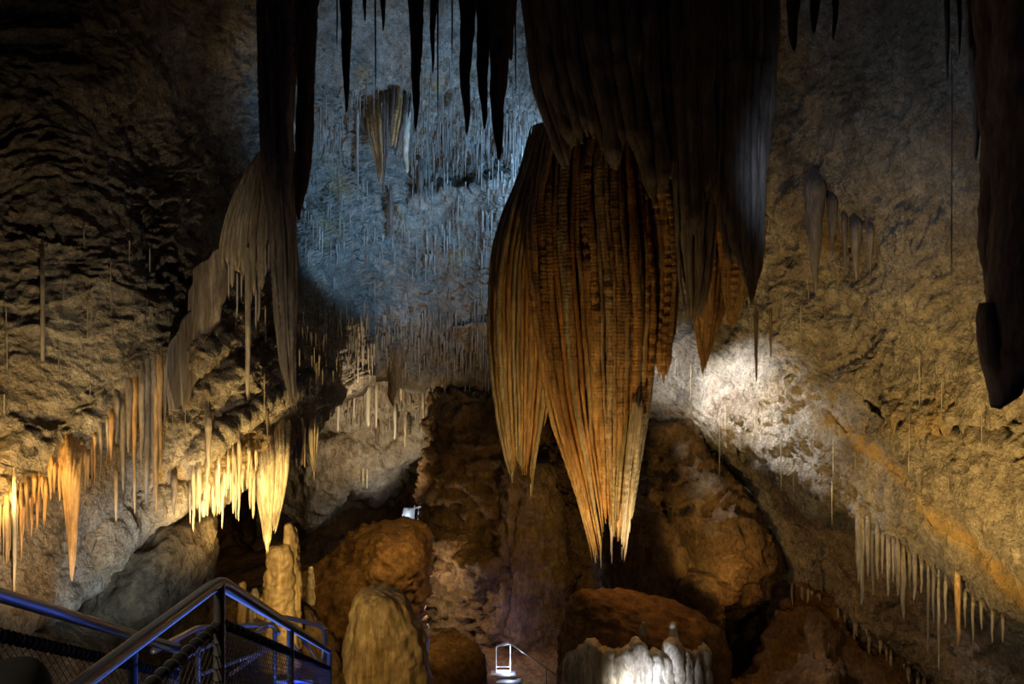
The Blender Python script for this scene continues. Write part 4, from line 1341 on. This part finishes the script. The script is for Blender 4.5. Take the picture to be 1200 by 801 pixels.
# near handrail: level run, then down the flight
c0, c1, c2 = W(60, 823, 1.62), W(257, 680, 2.4), W(386, 762, 5.6)
c0[2] = c1[2]
c0[1] = 1.45; c0[0] = -1.22
hr = tag(empty('handrail', at(250, 900, 2.4)), 'near steel handrail peaking above the stair head with bound rope and wire mesh', 'handrail')
world_part(hr, 'rail', MB().tube(bend_path([c0, c1, c2], 0.10, 8), 0.024, 14), 'steel')
for q, hgt in ((c1, 0.95), (c1 + (c2 - c1) * 0.44, 0.95), (c2, 0.9)):
    b = q - np.array([0, 0, 0.02])
    world_part(hr, 'post', MB().tube([b, b - np.array([0, 0, hgt])], 0.022, 12), 'steel')
dz = np.array([0, 0, -0.17])
rope(hr, [c0 + dz, c1 + dz], 0.018)
rope(hr, [c1 + dz, c2 + dz], 0.018)
net(hr, c0 + dz, c1 + dz, 0.7)
net(hr, c1 + dz, c2 + dz, 0.7)
lo = np.array([0, 0, -0.026])
world_part(hr, 'light_strip', MB().tube([c0 + lo, c1 + lo * 1.2], 0.0035, 6), 'blue_led')
world_part(hr, 'light_strip', MB().tube([c1 + lo * 1.4, c2 + lo], 0.0035, 6), 'blue_led')
# far side rail of the same stair
a0, a1 = W(-60, 672, 1.95), W(210, 760, 3.4)
a0[0] = a1[0] = -1.9
hr2 = tag(empty('handrail', at(100, 900, 2.6)), 'dark sloping handrail at the lower left edge with bound rope below', 'handrail')
world_part(hr2, 'rail', MB().tube([a0, a1], 0.024, 14), 'steel')
for t in (0.06, 0.72):
    b = a0 + (a1 - a0) * t
    world_part(hr2, 'post', MB().tube([b, b - np.array([0, 0, 1.0])], 0.022, 12), 'dark_steel')
dz2 = np.array([0, 0, -0.15])
rope(hr2, [a0 + dz2, a1 + dz2], 0.02, 0.035)
net(hr2, a0 + dz2, a1 + dz2, 0.75, 0.05)
# lower landing rails
hr3 = tag(empty('handrail', at(330, 900, 6)), 'lower steel handrail loop of the stair landing seen through the wire mesh', 'handrail')
world_part(hr3, 'rail', MB().tube(bend_path([W(180, 762, 3.9), W(232, 735, 5.0), W(322, 731, 5.6), W(326, 742, 5.5)], 0.1), 0.022, 10), 'steel')
world_part(hr3, 'rail', MB().tube(bend_path([W(300, 741, 5.2), W(332, 722, 6.2), W(381, 734, 6.4), W(378, 770, 6.4)], 0.1), 0.022, 10), 'steel')
for px, py, Y in ((206, 750, 4.4), (232, 738, 5.0), (322, 733, 5.6), (381, 736, 6.4)):
    b = W(px, py, Y)
    world_part(hr3, 'post', MB().tube([b, b - np.array([0, 0, 1.0])], 0.02, 10), 'steel')
for (p, q) in (((188, 785, 4.2), (262, 748, 5.0)), ((235, 790, 4.4), (330, 755, 5.4)), ((340, 750, 6.2), (376, 800, 6.0)), ((352, 745, 6.4), (384, 790, 6.2)), ((270, 790, 4.8), (310, 762, 5.6))):
    world_part(hr3, 'brace', MB().tube([W(*p), W(*q)], 0.014, 8), 'steel')
# stair flight with blue strips under each tread
st_root = tag(empty('metal_stair', at(300, 900, 4.5)), 'metal stair flight with blue lit treads behind the wire mesh', 'stairs')
base_d = c2 - c1
for k_ in range(11):
    t = k_ / 10.0
    c = c1 + base_d * t + np.array([-0.42, 0.12, -1.02])
    world_part(st_root, 'tread', MB().box(c, (0.38, 0, 0), (0, 0.12, 0), (0, 0, 0.015)), 'tread_steel')
    if k_ % 2 == 0:
        world_part(st_root, 'light_strip', MB().box(c + np.array([0, -0.11, -0.03]), (0.36, 0, 0), (0, 0.006, 0), (0, 0, 0.008)), 'blue_led')
for sx in (-0.82, -0.03):
    a, b = c1 + np.array([sx, 0.1, -1.08]), c2 + np.array([sx, 0.1, -1.08])
    u = (b - a) / 2
    world_part(st_root, 'stringer', MB().box((a + b) / 2, u, (0.008, 0, 0), (0, 0, 0.09)), 'tread_steel')
for t, p in ((0.2, 0.5), (0.5, 1.5), (0.85, 3)):
    c = c1 + base_d * t + np.array([-0.4, 0.05, -0.8])
    d = bpy.data.lights.new('stair_light', 'POINT'); d.energy = p; d.color = (0.08, 0.2, 1.0); d.shadow_soft_size = 0.05
    o = bpy.data.objects.new('stair_light', d); COL.objects.link(o); o.location = c
for px, py, Y, p in ((300, 812, 4.3, 4), (345, 800, 5.3, 3), (235, 826, 3.4, 0.5)):
    world_part(st_root, 'light_strip', MB().box(W(px, py, Y), (0.16, 0, 0), (0, 0.01, 0), (0, 0, 0.02)), 'blue_led')
    point('stair_light', (px, py - 8, Y - 0.05), p, (0.06, 0.16, 1.0), 0.05)
# dark rounded bundle in the corner
loft('dark_bundle', [(781, -6, 14), (783, -16, 26), (788, -28, 36), (798, -36, 44), (830, -46, 54), (880, -46, 54)], 1.5, 0.1, 'black_fabric', 'dark rounded bundle at the bottom left corner below the mesh', 'bag', nr=30, seg=36,
     amps=(0.004, 0.002, 0.0), top=False)

# ------------------------------------------------------------------ distant walkways
# lit stair end at the bottom
wk = tag(empty('metal_stair', at(600, 801, 21)), 'small white lit stairway with thin railing at bottom centre', 'stairs')
Yr = 20.5
for i in range(7):
    c = W(590 + i * 6.0, 789 + i * 9, Yr - 0.25 * i)
    world_part(wk, 'tread', MB().box(c, (0.42, 0, 0), (0, 0.16, 0), (0, 0, 0.02)), 'tread_steel')
world_part(wk, 'rail', MB().tube(bend_path([W(581, 784, Yr), W(581, 757, Yr), W(598, 753, Yr), W(655, 793, Yr - 1), W(700, 826, Yr - 2)], 0.1), 0.028, 8), 'steel')
world_part(wk, 'rail', MB().tube([W(581, 781, Yr), W(598, 781, Yr)], 0.02, 8), 'steel')
for px, py, Y, b_ in ((598, 754, Yr, 786), (640, 783, Yr - .8, 815)):
    world_part(wk, 'post', MB().tube([W(px, py, Y), W(px, b_, Y)], 0.022, 8), 'steel')
world_part(wk, 'light_strip', MB().box(W(590, 786, Yr + 0.1), (0.25, 0, 0), (0, 0.01, 0), (0, 0, 0.03)), 'white_led')
point('stair_light', (598, 779, Yr - 0.1), 30, (0.7, 0.8, 1.0))
# railing by the little lamp
rl = tag(empty('railing', at(497, 750, 22.5)), 'tiny steel railing at the foot of the buttress below the lamp', 'railing')
world_part(rl, 'rail', MB().tube(bend_path([W(490, 748, 22.5), W(493, 730, 22.5), W(502, 731, 22.5), W(503, 750, 22.5)], 0.1), 0.03, 8), 'steel')
world_part(rl, 'post', MB().tube([W(498, 731, 22.5), W(498, 748, 22.5)], 0.02, 8), 'steel')
# little lamp
lp = tag(empty('lamp', at(500, 690, 22.8)), 'tiny bright round lamp shining on the buttress foot', 'lamp')
world_part(lp, 'bulb', MB().tube([W(500.5, 683.5, 22.7), W(500.5, 687.5, 22.7)], [0.06, 0.06], 12), 'lamp_glass')
world_part(lp, 'bracket', MB().tube([W(500.5, 688, 22.75), W(500, 698, 23.2)], 0.03, 8), 'dark_steel')
# added plate by the white lamp, only to keep its beam off rocks below
lamp_p = at(757, 405, 16.0)
beam_blocker = tag(empty('lamp', lamp_p), 'small dark metal plate added to block lamp light behind the beaded strand of the great curtain', 'lamp')
rim = [at(*q_) for q_ in ((740, 500, 20.5), (768, 486, 20.0), (800, 508, 18.8), (835, 520, 17.8), (870, 534, 17.0), (915, 552, 15.8), (950, 588, 14.9), (1000, 616, 14.0), (1060, 668, 12.9), (1120, 712, 12.0))]
rs = np.random.RandomState(3)
up_, lo_ = [], []
for q_ in dense([lamp_p + 0.075 * (r_ - lamp_p) for r_ in rim], 0.008):
    q_ = q_ + np.array([0, 0, rs.uniform(-0.004, 0.004)])
    up_.append(q_); lo_.append(lamp_p + (q_ - lamp_p) * 0.8 + np.array([0, 0, -0.12]))
n_ = len(up_)
G = np.array(up_ + lo_ + [q_ + np.array([0, 0, -0.012]) for q_ in lo_] + [q_ + np.array([0.006, -0.006, -0.01]) for q_ in up_]).reshape(4, n_, 3)
mb = MB(); mb.add(G.reshape(-1, 3), grid_faces(4, n_))
world_part(beam_blocker, 'beam_blocker', mb, 'dark_steel')
world_part(beam_blocker, 'lamp_head', MB().tube([lamp_p + np.array([-0.12, 0.1, 0.0]), lamp_p + np.array([-0.30, 0.25, 0.05])], [0.05, 0.07], 14), 'dark_steel')
# upper walkway seen through the gap
uw = tag(empty('walkway', at(482, 622, 29)), 'bright bluish walkway panel and railing in the gap above the clay mound', 'walkway')
world_part(uw, 'panel', MB().box(W(477, 608, 29), (0.28, 0, 0.0), (0, 0.02, 0), (0.13, 0, 0.55)), 'tread_steel')
for px in (486, 491, 496):
    world_part(uw, 'post', MB().tube([W(px, 592, 29), W(px - 2, 622, 29)], 0.03, 6), 'steel')
world_part(uw, 'rail', MB().tube([W(478, 597, 28.9), W(499, 592, 29)], 0.03, 8), 'steel')
world_part(uw, 'light_strip', MB().box(W(466, 612, 28.6), (0.05, 0, 0), (0, 0.02, 0), (0, 0, 0.12)), 'lamp_glass')
point('walkway_light', (474, 606, 28.2), 60, (0.75, 0.85, 1.0))
